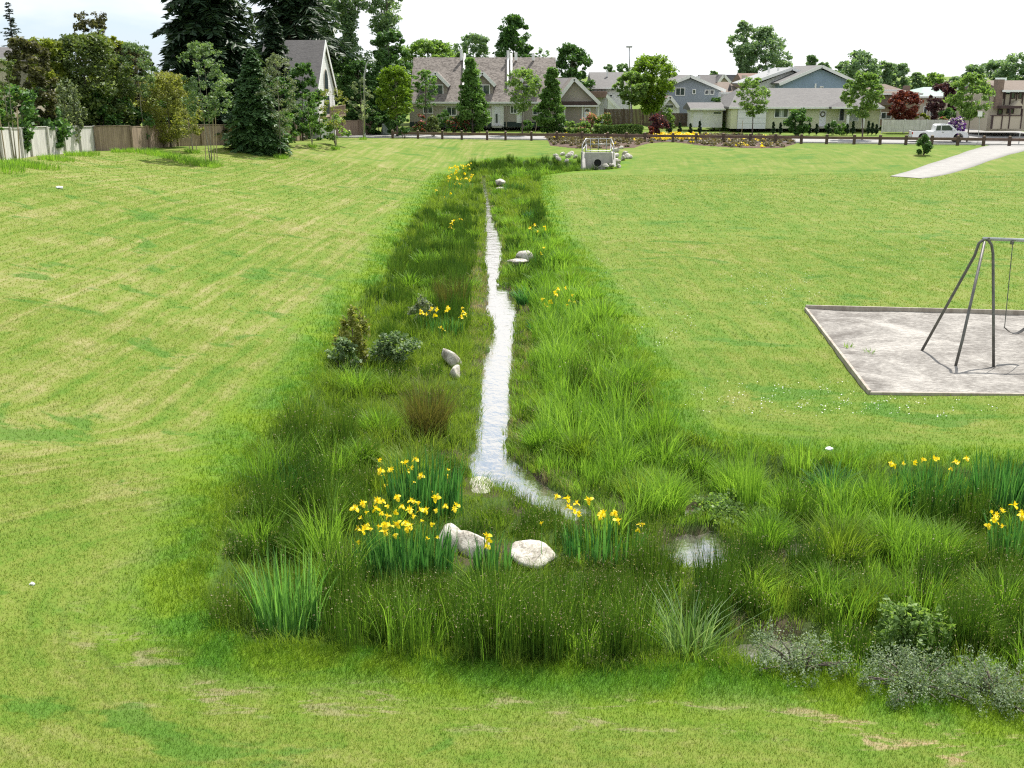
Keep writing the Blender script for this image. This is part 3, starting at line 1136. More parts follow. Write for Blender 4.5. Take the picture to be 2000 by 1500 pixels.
# ---- row of townhouses
h = House('townhouse_row', 'long townhouse row with brown shake roof and three gabled dormers', 'house', 940, 124)
h.block('wall', (800, 198, 1090, 248), M['greige'], 0, 9)
h.block('plinth', (800, 238, 1090, 247.6), M['skirt'], .06, .3)
rf = h.slope_roof('roof', 801, 1088, 199, 112, M['shake'], 5.6, .5)
h.block('trim_board', (802, 203, 1088, 207), M['white'], .05, .08)
for px in (902, 990, 997):          # party-wall parapets and vents that break the roof
    x = h.X(px, 150)
    ze, zr = h.Z(199, 123.5), h.Z(112, 129.6)
    fr = .28 if px != 997 else .55
    q = [(x, 123.5 + 6.1 * fr, ze + (zr - ze) * fr), (x, 129.6, zr), (x, 129.6, zr + .45), (x, 123.4 + 6.1 * fr, ze + (zr - ze) * fr + .42)]
    h.mesh(MB().prism(q, (.22, 0, 0)), 'parapet', M['white'], rf)
for px, py, H_ in ((897, 112, .9), (992, 112, .8), (1008, 128, .6), (1043, 125, .5)):
    x, d = h.X(px, py), 129.0
    h.mesh(MB().tube([(x, d, h.Z(118, d)), (x, d, h.Z(118, d) + H_ + .3)], .16, 8), 'flue', M['white'], rf)
for ax, ay, lx, rx, ey, wl, wr in ((850, 142, 823, 877, 169, 836, 866), (942, 142, 916, 967, 168, 930, 957), (1033, 146, 1009, 1056, 169, 1020, 1047)):
    d = h.gable_front('dormer', (ax, ay + 2), (lx + 4, ey + 1), (rx - 4, ey + 1), 197, M['greige_dark'], -.6, 4.5)
    h.gable_roof('dormer_roof', (ax, ay), (lx, ey), (rx, ey), M['shake'], -.25, 5)
    h.D = 124.6
    h.window((wl, 165, wr, 190), bars=1)
    h.D = 124
for p in ((826, 208, 846, 222), (872, 208, 892, 226), (996, 206, 1010, 222), (1040, 208, 1058, 225)):
    h.window(p, bars=1)
for a, b_ in ((960, 984),):
    h.block('entry_surround', (a, 205, b_, 247), M['white'], .10, .1)
    dd = h.block('door', (966, 210, 977, 247), M['doorwhite'], .16, .06)
    h.block('door_glass', (968, 222, 972, 240), M['glass'], .18, .03, dd)
    h.window((965, 206, 982, 219), bars=1)
for a in (945, 1009, 1052):
    h.block('panel', (a, 212, a + 14, 240), M['white'], .07, .1)
for a in (950, 988, 1022):
    h.block('porch_post', (a, 207, a + 2.2, 248), M['greige_dark'], .5, .15)
h.block('step', (962, 245, 980, 249), M['concrete'], .9, .8)

# ---- garage wing
h = House('garage_house', 'greige gabled garage wing at the right end of the townhouse row', 'house', 1125, 120, 249)
h.gable_front('wall', (1121, 158), (1093, 192), (1164, 200), 249, M['greige'], 0, 7)
h.gable_roof('roof', (1121, 154), (1092, 192), (1171, 203), M['shake'], .5, 8)
h.block('eave_band', (1088, 198, 1166, 205), M['beam'], .45, .43)
h.block('fascia', (1088, 205.3, 1169, 208), M['white'], .5, .5)
g = h.block('garage_door', (1104, 210, 1136, 249), M['greige_dark'], .06, .1)
h.block('frame', (1101, 208.2, 1104, 249), M['white'], .08, .1, g)
h.block('frame', (1136, 208.2, 1139, 249), M['white'], .08, .1, g)
d = h.block('door', (1141, 211, 1153, 249), M['doorwhite'], .07, .1)
x0, x1, y0, y1, z0, z1 = h.rect((1143, 213, 1151, 218), .1, .04)
cx = (x0 + x1) / 2
h.mesh(MB().prism([(cx + .24 * math.cos(a), y0, z0 + .3 * math.sin(a)) for a in np.linspace(0, math.pi, 9)], (0, .035, 0)), 'fanlight', M['glass'], d)
h.block('corner_post', (1167, 208.2, 1170, 249), M['white'], .1, .2)
h.slope_roof('rear_roof', 1086, 1130, 178, 152, M['r_dark'], 5, .3, D=126)

# ---- grey roofed house with outside stair
h = House('stair_house', 'white house with grey roof and outside staircase behind the dark fence', 'house', 1195, 142, 236)
h.block('wall', (1158, 170, 1235, 240), M['w_white'], 0, 8)
h.slope_roof('roof', 1155, 1240, 171, 141, M['r_grey'], 5, .6)
h.block('lower_roof', (1150, 178, 1184, 190), M['r_red'], 1.6, 1.5)
h.window((1192, 169, 1201, 178), bars=0)
for a in (1190, 1204):
    h.window((a, 184, a + 7, 190), bars=0)
h.mesh(MB().prism([(h.X(1182), 139.6, h.Z(183)), (h.X(1212), 139.6, h.Z(213)), (h.X(1212), 139.6, h.Z(219)), (h.X(1180), 139.6, h.Z(189))], (0, .12, 0)), 'stair_rail', M['white'])
h.mesh(MB().prism([(h.X(1184), 139.8, h.Z(192)), (h.X(1216), 139.8, h.Z(226)), (h.X(1184), 139.8, h.Z(226))], (0, 1.1, 0)), 'stair', M['w_white'])
h.block('flue', (1189, 137, 1191.5, 150), M['white'], -3, .3)

# ---- blue-grey gable behind the shed
h = House('gabled_house', 'grey-blue gabled house behind the small white shed', 'house', 1367, 136, 236)
h.gable_front('wall', (1347, 153), (1288, 176), (1408, 177), 240, M['w_bluegrey'], 0, 9)
h.gable_roof('roof', (1347, 149), (1284, 175), (1416, 178), M['r_grey'], .5, 10)
for p in ((1319, 171, 1338, 187), (1352, 174, 1359, 184), (1376, 175, 1385, 185), (1386, 175, 1395, 185)):
    h.window(p, bars=1 if p[2] - p[0] > 10 else 0)
h.block('flue', (1369, 149, 1376, 160), M['white'], -3, .5)
h = House('small_house', 'small white house with a red-brown gable under the big lime tree', 'house', 1305, 130, 240)
h.gable_front('wall', (1308, 192), (1290, 212), (1327, 210), 240, M['w_white'], 0, 5)
h.gable_roof('roof', (1308, 189), (1288, 212), (1324, 210), M['r_red'], .4, 5)
h.window((1298, 204, 1316, 212), bars=0, pane=M['glass'])

# ---- shed
h = House('garden_shed', 'small white shed with low grey roof beside the big garage door', 'shed', 1382, 123, 248)
h.block('wall', (1351, 210, 1411, 249), M['w_white'], 0, 3.5)
h.slope_roof('roof', 1347, 1416, 212, 200, M['r_grey'], 2.2, .4)
d = h.block('door', (1354, 217, 1371, 248), M['doorwhite'], .06, .08)
h.block('handle', (1368, 232, 1369.5, 235), M['steel'], .1, .05, d)
h.window((1392, 217, 1410, 224), bars=0)

# ---- far roofs
h = House('far_house', 'distant brown-roofed house with a small gable left of the tall trees', 'house', 1412, 170, 200)
h.block('wall', (1378, 163, 1448, 200), M['w_beige'], 0, 8)
h.slope_roof('roof', 1374, 1452, 165, 146, M['r_dark'], 5, .5)
h.gable_front('gable', (1412, 150), (1403, 162), (1424, 163), 176, M['w_beige'], .5, 5)
h.gable_roof('gable_roof', (1412, 147), (1401, 162), (1426, 163), M['r_dark'], .9, 5)
h = House('far_brown_house', 'distant brown hipped roof with dark vent above the white balcony', 'house', 1425, 150, 215)
h.block('wall', (1396, 180, 1446, 215), M['w_tan'], 0, 8)
h.slope_roof('roof', 1392, 1450, 181, 160, M['r_brown'], 5, .5, inset=(1.6, 1.0))
h.mesh(MB().prism([(h.X(1422), 150.5, h.Z(178)), (h.X(1430), 150.5, h.Z(178)), (h.X(1426), 150.5, h.Z(164))], (0, .5, 0)), 'vent', M['r_dark'])
h = House('red_roof_house', 'red-brown roof with brick chimney left of the big blue gable', 'house', 1480, 155, 215)
h.block('wall', (1456, 166, 1512, 215), M['w_beige'], 0, 8)
h.slope_roof('roof', 1453, 1516, 168, 143, M['r_red'], 5, .5)
h.block('chimney', (1448, 147, 1456, 190), M['w_beige'], .8, 1.0)

# ---- big blue gable
h = House('blue_house', 'large blue house with broad gable rising behind the long cream bungalow', 'house', 1603, 140, 236)
h.gable_front('wall', (1603, 135), (1529, 165), (1671, 163), 236, M['w_blue'], 0, 12)
h.gable_roof('roof', (1603, 130), (1520, 165), (1681, 166), M['r_grey'], .6, 13)
h.window((1601, 168, 1608, 173), bars=1)
h.block('meter_box', (1591, 163, 1594, 172), M['white'], .12, .12)
h.gable_front('rear_wall', (1560, 138), (1490, 166), (1605, 160), 236, M['w_white'], -4, 9)
h.gable_roof('rear_roof', (1560, 134), (1470, 166), (1620, 158), M['r_pale'], -3.2, 10)
for px, py in ((1519, 131), (1538, 131), (1560, 129), (1570, 130)):
    h.mesh(MB().tube([(h.X(px), 146, h.Z(142)), (h.X(px), 146, h.Z(py))], .15, 8), 'flue', M['white'])
h = House('pale_balcony', 'white railed balcony deck left of the bungalow roof', 'balcony', 1424, 132, 236)
h.block('deck', (1404, 196, 1446, 201), M['white'], 0, 3)
x0, x1, y0, y1, z0, z1 = h.rect((1404, 180, 1446, 196), 0, .06)
mb = MB().box(x0, x1, y0, y1, z1 - .08, z1).box(x0, x1, y0, y1, z0 + .02, z0 + .1)
for k in range(20):
    q = x0 + (x1 - x0) * k / 19
    mb.box(q - .03, q + .03, y0 + .005, y1 - .005, z0 + .1, z1 - .08)
h.mesh(mb, 'railing', M['white'])
for a in (1406, 1443):
    h.block('support_post', (a, 201, a + 2.5, 236), M['white'], -.2, .2)

# ---- long bungalow
h = House('bungalow', 'long pale yellow bungalow with grey roof and wide white garage door', 'house', 1575, 121, 250)
h.block('wall', (1427, 208, 1717, 251), M['w_cream'], 0, 9)
h.slope_roof('roof', 1422, 1724, 209, 172, M['r_grey'], 5.0, .6, inset=(2.0, 2.0))
g = h.block('garage_door', (1439, 209.5, 1494, 251), M['doorwhite'], .5, .5)
for k in range(1, 4):
    a = 209.5 + k * 10.2
    h.block('panel_line', (1440, a, 1493, a + .7), M['curtain'], .505, .02, g)
h.block('garage_side', (1426, 209.5, 1438.5, 251), M['w_cream'], .45, .44)
h.window((1512, 209, 1540, 230), bars=1, pane=M['glass'])
h.block('curtain', (1522, 211, 1531, 228), M['curtain'], .03, .02)
d = h.block('door', (1600, 213, 1613, 247), M['doorwhite'], .06, .08)
mb = MB()
c = Vector((h.X(1606.5, 223), 121 - .1, h.Z(223)))
mb.tube([c + Vector((.24 * math.cos(a), 0, .24 * math.sin(a))) for a in np.linspace(0, 2 * math.pi, 17)], .06, 6, False)
h.mesh(mb, 'wreath', M['bark'], d)
h.block('step', (1598, 246.5, 1616, 250), M['concrete'], .8, .75)
h.window((1638, 210, 1650, 237), bars=0)
h.window((1654, 210, 1678, 237), bars=1, pane=M['curtain'])
pr = h.slope_roof('porch_roof', 1616, 1700, 209, 194, M['r_dark'], 2.2, 1.7, inset=(2.2, 2.2))
for a in (1647, 1677):
    h.block('pillar', (a, 209.5, a + 5, 249), M['white'], 1.3, .3)
h.block('bargeboard', (1717.3, 208, 1719, 250), M['white'], .05, 9)

# ---- houses to the right
h = House('tan_house', 'tan two-storey house with layered brown hip roofs behind the red maple', 'house', 1760, 126, 246)
h.block('wall', (1718, 180, 1792, 246), M['w_tan'], 0, 9)
h.slope_roof('roof', 1714, 1798, 182, 176, M['r_brown'], 2.5, .7, inset=(1, 1))
h.slope_roof('upper_roof', 1715, 1772, 175, 164, M['r_brown'], 3.5, -1.5, inset=(1.4, 1.4))
h.block('pent_roof', (1716, 196, 1748, 205), M['r_brown'], .9, .89)
h.block('chimney', (1786, 168, 1796, 182), M['brick'], -3, .8)
for p in ((1720, 219, 1741, 233), (1745, 221, 1759, 233), (1784, 186, 1790, 197)):
    h.window(p, bars=1)
h = House('mint_roof_house', 'pale house with light green low-pitched roof behind the purple tree', 'house', 1820, 138, 244)
h.block('wall', (1798, 187, 1850, 244), M['w_beige'], 0, 8)
h.slope_roof('roof', 1793, 1856, 188, 170, M['r_mint'], 5, .6, inset=(2.4, 0))
for p in ((1803, 207, 1811, 226), (1816, 207, 1824, 226)):
    h.window(p, bars=0)
h = House('tudor_house', 'cream house with dark timber framing and tall brown chimney at right edge', 'house', 1970, 112, 255)
h.block('wall', (1930, 184, 2060, 256), M['w_tudor'], 0, 8)
h.slope_roof('roof', 1952, 2070, 176, 157, M['r_brown'], 4.5, .7)
h.block('chimney', (1942, 155, 1955, 212), M['brick'], .5, .9)
h.block('wall_band', (1930, 178, 1953, 186), M['beam'], .1, .12)
for a in (1930, 1950, 1961, 1972, 1984, 1996, 2010):
    h.block('timber', (a, 178, a + 2.4, 205), M['beam'], .06, .1)
for a, b_ in ((1953, 1961), (1974, 1983), (1989, 1997)):
    h.window((a, 180, b_, 193), bars=0, frame=M['beam'])
h.block('canopy', (1944, 206, 1984, 211), M['beam'], 1.4, 1.38)
h.mesh(MB().prism([(h.X(1970), 110.6, h.Z(206)), (h.X(1987), 110.6, h.Z(206)), (h.X(1978), 110.6, h.Z(196))], (0, 1.3, 0)), 'canopy_gable', M['w_tudor'])
h.window((1966, 212, 1980, 222), bars=0, frame=M['beam'])
h.window((1948, 213, 1958, 224), bars=0, frame=M['beam'])
h.block('porch_wall', (1925, 225, 1981, 250), M['w_tudor'], 1.6, .2)
for a in (1924, 1942, 1957, 1980):
    h.block('timber', (a, 211.3 if a > 1950 else 224, a + 1.8, 250), M['beam'], 1.66, .3)
h.block('wall_cap', (1923, 223.5, 1983, 225), M['beam'], 1.7, .4)
h = House('flat_roof_house', 'low pale green flat roof with white skylights beside the brown chimney', 'house', 1935, 128, 246)
h.block('wall', (1916, 182, 1990, 246), M['w_beige'], 0, 8)
h.block('roof', (1912, 164, 1992, 183), M['r_mint'], .5, 9)
for a in (1906, 1922, 1962):
    h.block('skylight', (a + 5, 152, a + 19, 164), M['white'], -2, 1.2)

# ---- white gable on the left, seen past its corner
p = at(640, 240, 108)
root = thing('white_gable_house', 'white steep-gabled house half hidden behind the conifers', 'house', (p.x, 108, zt(p.x, 108)), rz=R(-2))
z0 = root.location.z
zr, ze = at(645, 84, 108).z - z0, at(645, 172, 108).z - z0


def loc(mb, name, mat, par):
    return mb.build(name, mat, par, (0, 0, 0))


loc(MB().prism([(-.02, -4.2, 0), (-.02, 4.2, 0), (-.02, 4.2, ze), (-.02, 0, zr - .25), (-.02, -4.2, ze)], (-5.2, 0, 0)), 'wall', M['w_white'], root)
mb = MB()
for s in (-1, 1):
    A, E = Vector((0, 0, zr)), Vector((0, s * 4.75, ze - .55))
    n_ = Vector((0, -(E - A).normalized().z * -s * -1, 0))
    n_ = Vector((0, s * .68, .73))
    q = [A, E, E + n_ * .2, A + Vector((0, 0, .27))]
    mb.prism([(.14, v.y, v.z) for v in q], (-5.9, 0, 0))
rf = loc(mb, 'roof', M['r_dark'], root)
mb = MB()
for s in (-1, 1):
    A, E = Vector((0, 0, zr)), Vector((0, s * 4.75, ze - .55))
    mb.prism([(.143, v[1], v[2]) for v in ((0, 0, zr - .3), (0, E.y, E.z - .3), (0, E.y, E.z + .2), (0, 0, zr + .29))], (.06, 0, 0))
loc(mb, 'bargeboard', M['white'], rf)
wm = MB()
arc = [(0.0, .9 * math.cos(a), 4.6 + .75 + .9 * math.sin(a) * 1.25) for a in np.linspace(0, math.pi, 11)]
f = loc(MB().prism([(.0, .95, 4.4)] + [(0, y * 1.05, z + .05) for _, y, z in arc] + [(.0, -.95, 4.4)], (.05, 0, 0)), 'arched_window', M['greige'], root)
loc(MB().prism([(.045, .8, 4.5)] + [(.045, y * .88, z - .05) for _, y, z in arc] + [(.045, -.8, 4.5)], (.02, 0, 0)), 'pane', M['glass'], f)
loc(MB().box(.0, .08, -1.1, 1.1, 2.2, 4.1), 'window', M['white'], root)
loc(MB().box(.07, .1, -.95, -.05, 2.3, 4.0).box(.07, .1, .05, .95, 2.3, 4.0), 'pane', M['glass'], root.children[-1])
mb = MB().box(.1, 1.1, -4, 4, 2.0, 2.18)
loc(mb, 'deck', M['timber'], root)
mb = MB().box(1.02, 1.1, -4, 4, 3.0, 3.08)
for k in range(33):
    mb.box(1.03, 1.08, -4 + k * .248, -3.95 + k * .248, 2.18, 3.0)
loc(mb, 'deck_railing', M['timber'], root)

h = House('beige_house', 'beige house with dark roof cut off by the left edge', 'house', -40, 78, 240)
h.block('wall', (-220, 112, 17, 250), M['w_beige'], 0, 8)
h.slope_roof('roof', -240, 26, 113, 92, M['r_dark'], 4, .5)

# ================================================================== FENCES, BARRIER, STREET THINGS
def board_fence(name, label, pts_px, hgt, mat, seed, post_every=2.4, cap=True):
    rd = random.Random(seed)
    pts = [hit(*p) for p in pts_px]
    root = thing(name, label, 'fence', tuple(pts[0]))
    pl = np.array([[p.x, p.y] for p in pts])
    s = np.r_[0, np.cumsum(np.hypot(*np.diff(pl, axis=0).T))]
    f = lambda q: np.array([np.interp(q, s, pl[:, 0]), np.interp(q, s, pl[:, 1])])
    nb = int(s[-1] / post_every)
    for k in range(nb + 1):
        q0 = s[-1] * k / nb
        x, y = f(q0)
        z = zt(x, y)
        t = f(min(q0 + .05, s[-1])) - f(max(q0 - .05, 0))
        t /= np.hypot(*t)
        nrm = np.array([-t[1], t[0]])
        if nrm[0] < 0:
            nrm = -nrm
        c = np.array([x, y]) + nrm * .07
        MB().prism([(c[0] + a * .05 * t[0] + b * .05 * nrm[0], c[1] + a * .05 * t[1] + b * .05 * nrm[1], z - .2) for a, b in ((-1, -1), (1, -1), (1, 1), (-1, 1))],
                   (0, 0, hgt + .27)).build('post', M['timber'] if mat != M['fence_white'] else M['fence_white'], root)
        if k == nb:
            break
        mb = MB()
        q, q1 = q0, s[-1] * (k + 1) / nb
        drop = rd.uniform(-.04, .04)
        while q < q1 - .05:
            wbd = .14
            a, b = f(q + .006), f(min(q + wbd, q1))
            za = min(zt(*a), zt(*b))
            top = hgt + drop + rd.uniform(-.012, .012)
            th = .02
            mb.prism([(a[0], a[1], za), (b[0], b[1], za), (b[0] - nrm[0] * th, b[1] - nrm[1] * th, za), (a[0] - nrm[0] * th, a[1] - nrm[1] * th, za)], (0, 0, top))
            q += wbd
        if cap:
            a, b = f(q0), f(q1)
            za, zb = zt(*a) + hgt + drop + .02, zt(*b) + hgt + drop + .02
            mb.prism([(a[0] + nrm[0] * .05, a[1] + nrm[1] * .05, za), (a[0] - nrm[0] * .07, a[1] - nrm[1] * .07, za), (a[0] - nrm[0] * .07, a[1] - nrm[1] * .07, za + .04), (a[0] + nrm[0] * .05, a[1] + nrm[1] * .05, za + .04)],
                     (b[0] - a[0], b[1] - a[1], zb - za))
        mb.build('panel', mat, root)
    return root


board_fence('board_fence', 'greyed white board fence along the left lawn', [(-70, 322), (0, 314), (60, 306), (120, 301), (186, 295)], 1.55, M['fence_white'], 1)
board_fence('board_fence', 'weathered brown board fence behind the saplings and conifers', [(188, 295), (260, 293), (350, 286), (440, 283), (540, 279), (640, 268), (732, 262)], 1.5, M['fence_brown'], 2)


def straight_fence(name, label, px0, px1, D, top, base, mat, post=True, board=.14):
    a, b = at(px0, base, D), at(px1, base, D)
    zt_ = at(px0, top, D).z
    root = thing(name, label, 'fence', (a.x, D, a.z))
    n = max(1, round((b.x - a.x) / 2.4))
    for k in range(n + 1):
        x = a.x + (b.x - a.x) * k / n
        MB().box(x - .05, x + .05, D - .06, D + .04, a.z - .1, zt_ + .08).build('post', mat, root)
    for k in range(n):
        mb = MB()
        x, x1 = a.x + (b.x - a.x) * k / n + .055, a.x + (b.x - a.x) * (k + 1) / n - .055
        while x < x1 - .02:
            mb.box(x, min(x + board, x1), D - .02, D, a.z, zt_)
            x += board + .012
        mb.build('panel', mat, root)
    return root


straight_fence('board_fence', 'dark brown board fence behind the clipped hedge', 1180, 1292, 127, 213, 246, M['post'])
straight_fence('board_fence', 'low dark fence between the burgundy shrub and the shed', 1294, 1350, 126, 221, 246, M['post'])
straight_fence('picket_fence', 'low white picket fence behind the pickup truck', 1722, 1852, 114, 234, 258, M['fence_white'], board=.1)

# barrier: posts with one rail
px_posts = [779, 826, 871, 907, 954, 988, 1036, 1083, 1130, 1177, 1212, 1246, 1298, 1341, 1391, 1441, 1488, 1536, 1583, 1634, 1682, 1730, 1778, 1826, 1874, 1922, 1969]
xs = []
for q in px_posts:
    u = (q - 1000) / F
    # meet the line y = road_y(x) - .1 along this sight line
    y = 105.
    for _ in range(8):
        y = float(road_y(u * y * 1.03)) - .1
    xs.append((u * y * 1.03, y))
root = thing('road_barrier', 'long brown timber rail on short posts along the road', 'barrier', (xs[0][0], xs[0][1], 0))
MB_post = None
for x, y in xs:
    if MB_post is None:
        MB_post = MB().box(x - .11, x + .11, y - .11, y + .11, -.1, .80).prism([(x - .12, y - .12, .80), (x + .12, y - .12, .80), (x + .12, y + .12, .80), (x - .12, y + .12, .80)], (0, 0, .03)).build('post', M['post'], root)
        cap = MB().tube([(x, y, .82), (x, y, .88)], [.11, .06], 8).build('post_cap', M['stake'], None, tuple(root.location))
        cap.parent = MB_post
        cap.location = (0, 0, 0)
    else:
        c = copy_tree(MB_post, root)
        c.location = (x - xs[0][0], y - xs[0][1], 0)
for (xa, ya), (xb, yb) in zip(xs[:-1], xs[1:]):
    d = Vector((xb - xa, yb - ya, 0))
    e = d.normalized() * .115
    s = Vector((xa, ya, 0)) + e
    d = d - e * 2
    MB().prism([(s.x + .02, s.y - .07, .44), (s.x + .02, s.y + .07, .44), (s.x + .02, s.y + .07, .68), (s.x + .02, s.y - .07, .68)], tuple(d)).build('rail', M['rail'], root)

# street lamps
def lamp(px, D, top, arm, label, base):
    p = at(px, base, D)
    z = zt(p.x, D)
    root = thing('street_lamp', label, 'street lamp', (p.x, D, z))
    zt_ = at(px, top, D).z
    xt = at(px, top, D).x
    MB().tube([(p.x, D, z - .1), (p.x, D, z + .4)], .13, 10).build('base', M['steel'], root)
    path = [(p.x, D, z + .4), (p.x + (xt - p.x) * .7, D, z + (zt_ - z) * .8)]
    if arm:
        for a in np.linspace(.25, 1, 6):
            path.append((xt + arm * (1 - math.cos(a * math.pi / 2)), D, z + (zt_ - z) * (.8 + .2 * math.sin(a * math.pi / 2))))
    else:
        path.append((xt, D, zt_))
    k = len(path)
    MB().tube(path, [.085 - .045 * i / k for i in range(k)], 8).build('pole', M['steel'], root, smooth=True)
    e = path[-1]
    if arm:
        MB().box(e[0] - .1, e[0] + .55, D - .13, D + .13, e[2] - .1, e[2] + .06).build('lamp_head', M['white'], root, bevel=.03)
    else:
        MB().box(e[0] - .35, e[0] + .35, D - .15, D + .15, e[2] - .12, e[2] + .08).build('lamp_head', M['steel'], root, bevel=.03)


lamp(712, 108, 117, .55, 'pale street lamp with curved arm beside the end of the brown fence', 262)
lamp(1229, 134, 91, 0, 'tall thin street lamp rising above the row of street trees', 240)

# cabinet
p = hit(755, 264)
root = thing('utility_cabinet', 'grey-green utility cabinet at the end of the brown fence', 'utility box', tuple(p))
MB().box(p.x - .38, p.x + .38, p.y - .3, p.y + .3, p.z - .05, p.z + 1.08).build('body', M['green_box'], root, bevel=.02)
MB().box(p.x - .42, p.x + .42, p.y - .34, p.y + .34, p.z + 1.082, p.z + 1.14).build('lid', M['green_box'], root, bevel=.02)
MB().box(p.x - .33, p.x + .33, p.y - .325, p.y - .303, p.z + .1, p.z + 1.0).build('door', M['green_box'], root)

# sign
p = at(1910, 280, 99)
root = thing('road_sign', 'small blank-backed sign on a leaning thin post by the footpath', 'sign', (p.x, p.y, 0))
q = at(1914, 222, 99)
MB().tube([(p.x, p.y, -.1), (q.x, q.y, q.z + .2)], .03, 8).build('post', M['steel'], root)
MB().box(q.x - .2, q.x + .2, q.y - .055, q.y - .035, q.z - .25, q.z + .2).build('sign_plate', M['white'], root)
p = at(1990, 278, 99)
root = thing('marker_post', 'thin grey marker post where the footpath meets the road', 'post', (p.x, p.y, 0))
MB().tube([(p.x, p.y, -.1), (p.x, p.y, 1.0)], .05, 8).build('post', M['steel'], root)
MB().tube([(p.x, p.y, 1.0), (p.x, p.y, 1.05)], [.06, .03], 8).build('cap', M['white'], root)


# ---- pickup truck
def pickup(px0, px1, D, base):
    a, b = at(px0, base, D), at(px1, base, D)
    Lt = b.x - a.x
    root = thing('pickup_truck', 'white pickup truck parked behind the timber rail', 'pickup truck', ((a.x + b.x) / 2, D, .02))
    k = Lt / 5.2
    W = .92

    def P(pts, y0, y1):
        return MB().prism([(x * k, y0, z * k) for x, z in pts], (0, y1 - y0, 0))

    def add(mb, name, mat, par=None, bevel=0.0):
        return mb.build(name, mat, par or root, (0, 0, 0), bevel)
    # body side profile with wheel arches, nose to the right
    def arch(cx):
        return [(cx + .46 * math.cos(t), .42 + .46 * math.sin(t)) for t in np.linspace(math.pi, 0, 9)]
    low = [(-2.55, .55), (-2.55, 1.0), (-.35, 1.03), (1.2, 1.08), (2.15, 1.0), (2.5, .9), (2.58, .62), (2.5, .42)] + [(2.15, .42)] + arch(1.68)[::-1] + [(1.2, .42), (-1.05, .42)] + arch(-1.52)[::-1] + [(-2.0, .42), (-2.5, .45)]
    body = add(P(low, -W, W), 'body', M['truck_paint'], None, .03)
    cabp = [(-.55, 1.03), (-.45, 1.55), (-.3, 1.66), (.75, 1.68), (.95, 1.62), (1.55, 1.085)]
    cab = add(P(cabp, -W + .09, W - .09), 'cab', M['truck_paint'], None, .04)
    for s in (-1, 1):
        y = s * (W - .088)
        y0, y1 = (y - .012, y - .002) if s < 0 else (y + .002, y + .012)
        add(P([(-.42, 1.1), (-.36, 1.5), (.02, 1.55), (.02, 1.1)], y0, y1), 'side_window', M['glass'], cab)
        add(P([(.1, 1.1), (.1, 1.55), (.78, 1.57), (1.3, 1.12)], y0, y1), 'side_window', M['glass'], cab)
        q = add(P([(1.05, 1.1), (1.05, 1.28), (1.18, 1.28), (1.18, 1.1)], s * W, s * (W + .16)), 'wing_mirror', M['truck_paint'], None, .02)
        dd = add(P([(.06, .5), (.06, 1.06), (1.1, 1.07), (1.1, .5)], s * (W - .004), s * (W + .012)), 'door', M['truck_paint'], None, 0)
        add(P([(.14, .93), (.14, .97), (.3, .97), (.3, .93)], s * (W + .013), s * (W + .04)), 'handle', M['dark_steel'], dd)
        add(P([(2.35, .74), (2.33, .9), (2.48, .88), (2.545, .74)], s * (W - .18), s * (W + .012)), 'headlight', M['white'])
        add(P([(-2.575, .72), (-2.575, .95), (-2.5, .95), (-2.5, .72)], s * (W - .14), s * (W + .01)), 'tail_light', M['red_plastic'])
    add(MB().prism([(.98 * k, -W + .2, 1.60 * k), (1.5 * k, -W + .14, 1.13 * k), (1.5 * k, W - .14, 1.13 * k), (.98 * k, W - .2, 1.60 * k)], (.03, 0, .03)), 'windscreen', M['glass'], cab)
    add(MB().box(-2.45 * k, -.6 * k, -W + .1, W - .1, 1.0 * k, 1.02 * k), 'load_bed', M['dark'])  # flat sheet on the solid body, the bed's inner shade as colour
    add(MB().box(2.52 * k, 2.66 * k, -W + .04, W - .04, .42 * k, .6 * k), 'bumper', M['steel'], None, .02)
    add(MB().box(-2.68 * k, -2.56 * k, -W + .04, W - .04, .42 * k, .58 * k), 'bumper', M['steel'], None, .02)
    for wx in (-1.52, 1.68):
        for s in (-1, 1):
            t = add(MB().tube([(wx * k, s * (W - .24), .36 * k), (wx * k, s * (W - .01), .36 * k)], .37 * k, 20), 'wheel', M['rubber'], None, .03)
            add(MB().tube([(wx * k, s * (W - .02), .36 * k), (wx * k, s * (W + .005), .36 * k)], .21 * k, 14), 'rim', M['steel'], t)
    root.rotation_euler = (0, 0, math.atan(-.195) * .9)


pickup(1779, 1884, 103.2, 270)


# ---- culvert headwall, grating and rocks
p = hit(1168, 322)
hx, hy, hz = p.x, p.y, FIELD - .45
root = thing('culvert_headwall', 'concrete culvert headwall with round pipe mouth and tubular railing', 'culvert', (hx, hy, hz))
s = hy / F
lx, rx = at(1137, 310, hy).x, at(1201, 310, hy).x
ztop = at(1168, 296, hy + 1).z
mb = MB()
tl, tr_ = at(1143, 296, hy).x, at(1195, 296, hy).x
mb.prism([(lx, hy, hz - .3), (rx, hy, hz - .3), (rx, hy, hz + .9), (tr_, hy, ztop), (tl, hy, ztop), (lx, hy, hz + .9)], (0, .3, 0))
mb.prism([(lx - .02, hy - 1.0, hz - .3), (lx - .02, hy + 1.2, hz - .3), (lx - .02, hy + 1.2, ztop - .01), (lx - .02, hy + .2, ztop - .05), (lx - .02, hy - 1.0, hz + .55)], (.24, 0, 0))
mb.prism([(rx + .02, hy - 1.0, hz - .3), (rx + .02, hy + 1.2, hz - .3), (rx + .02, hy + 1.2, ztop - .01), (rx + .02, hy + .2, ztop - .05), (rx + .02, hy - 1.0, hz + .55)], (-.24, 0, 0))
mb.build('wall', M['concrete'], root, bevel=.02)
pc = at(1167, 318, hy)
pipe = MB()
ring = [(pc.x + .36 * math.cos(a), pc.z + .36 * math.sin(a)) for a in np.linspace(0, 2 * math.pi, 25)]
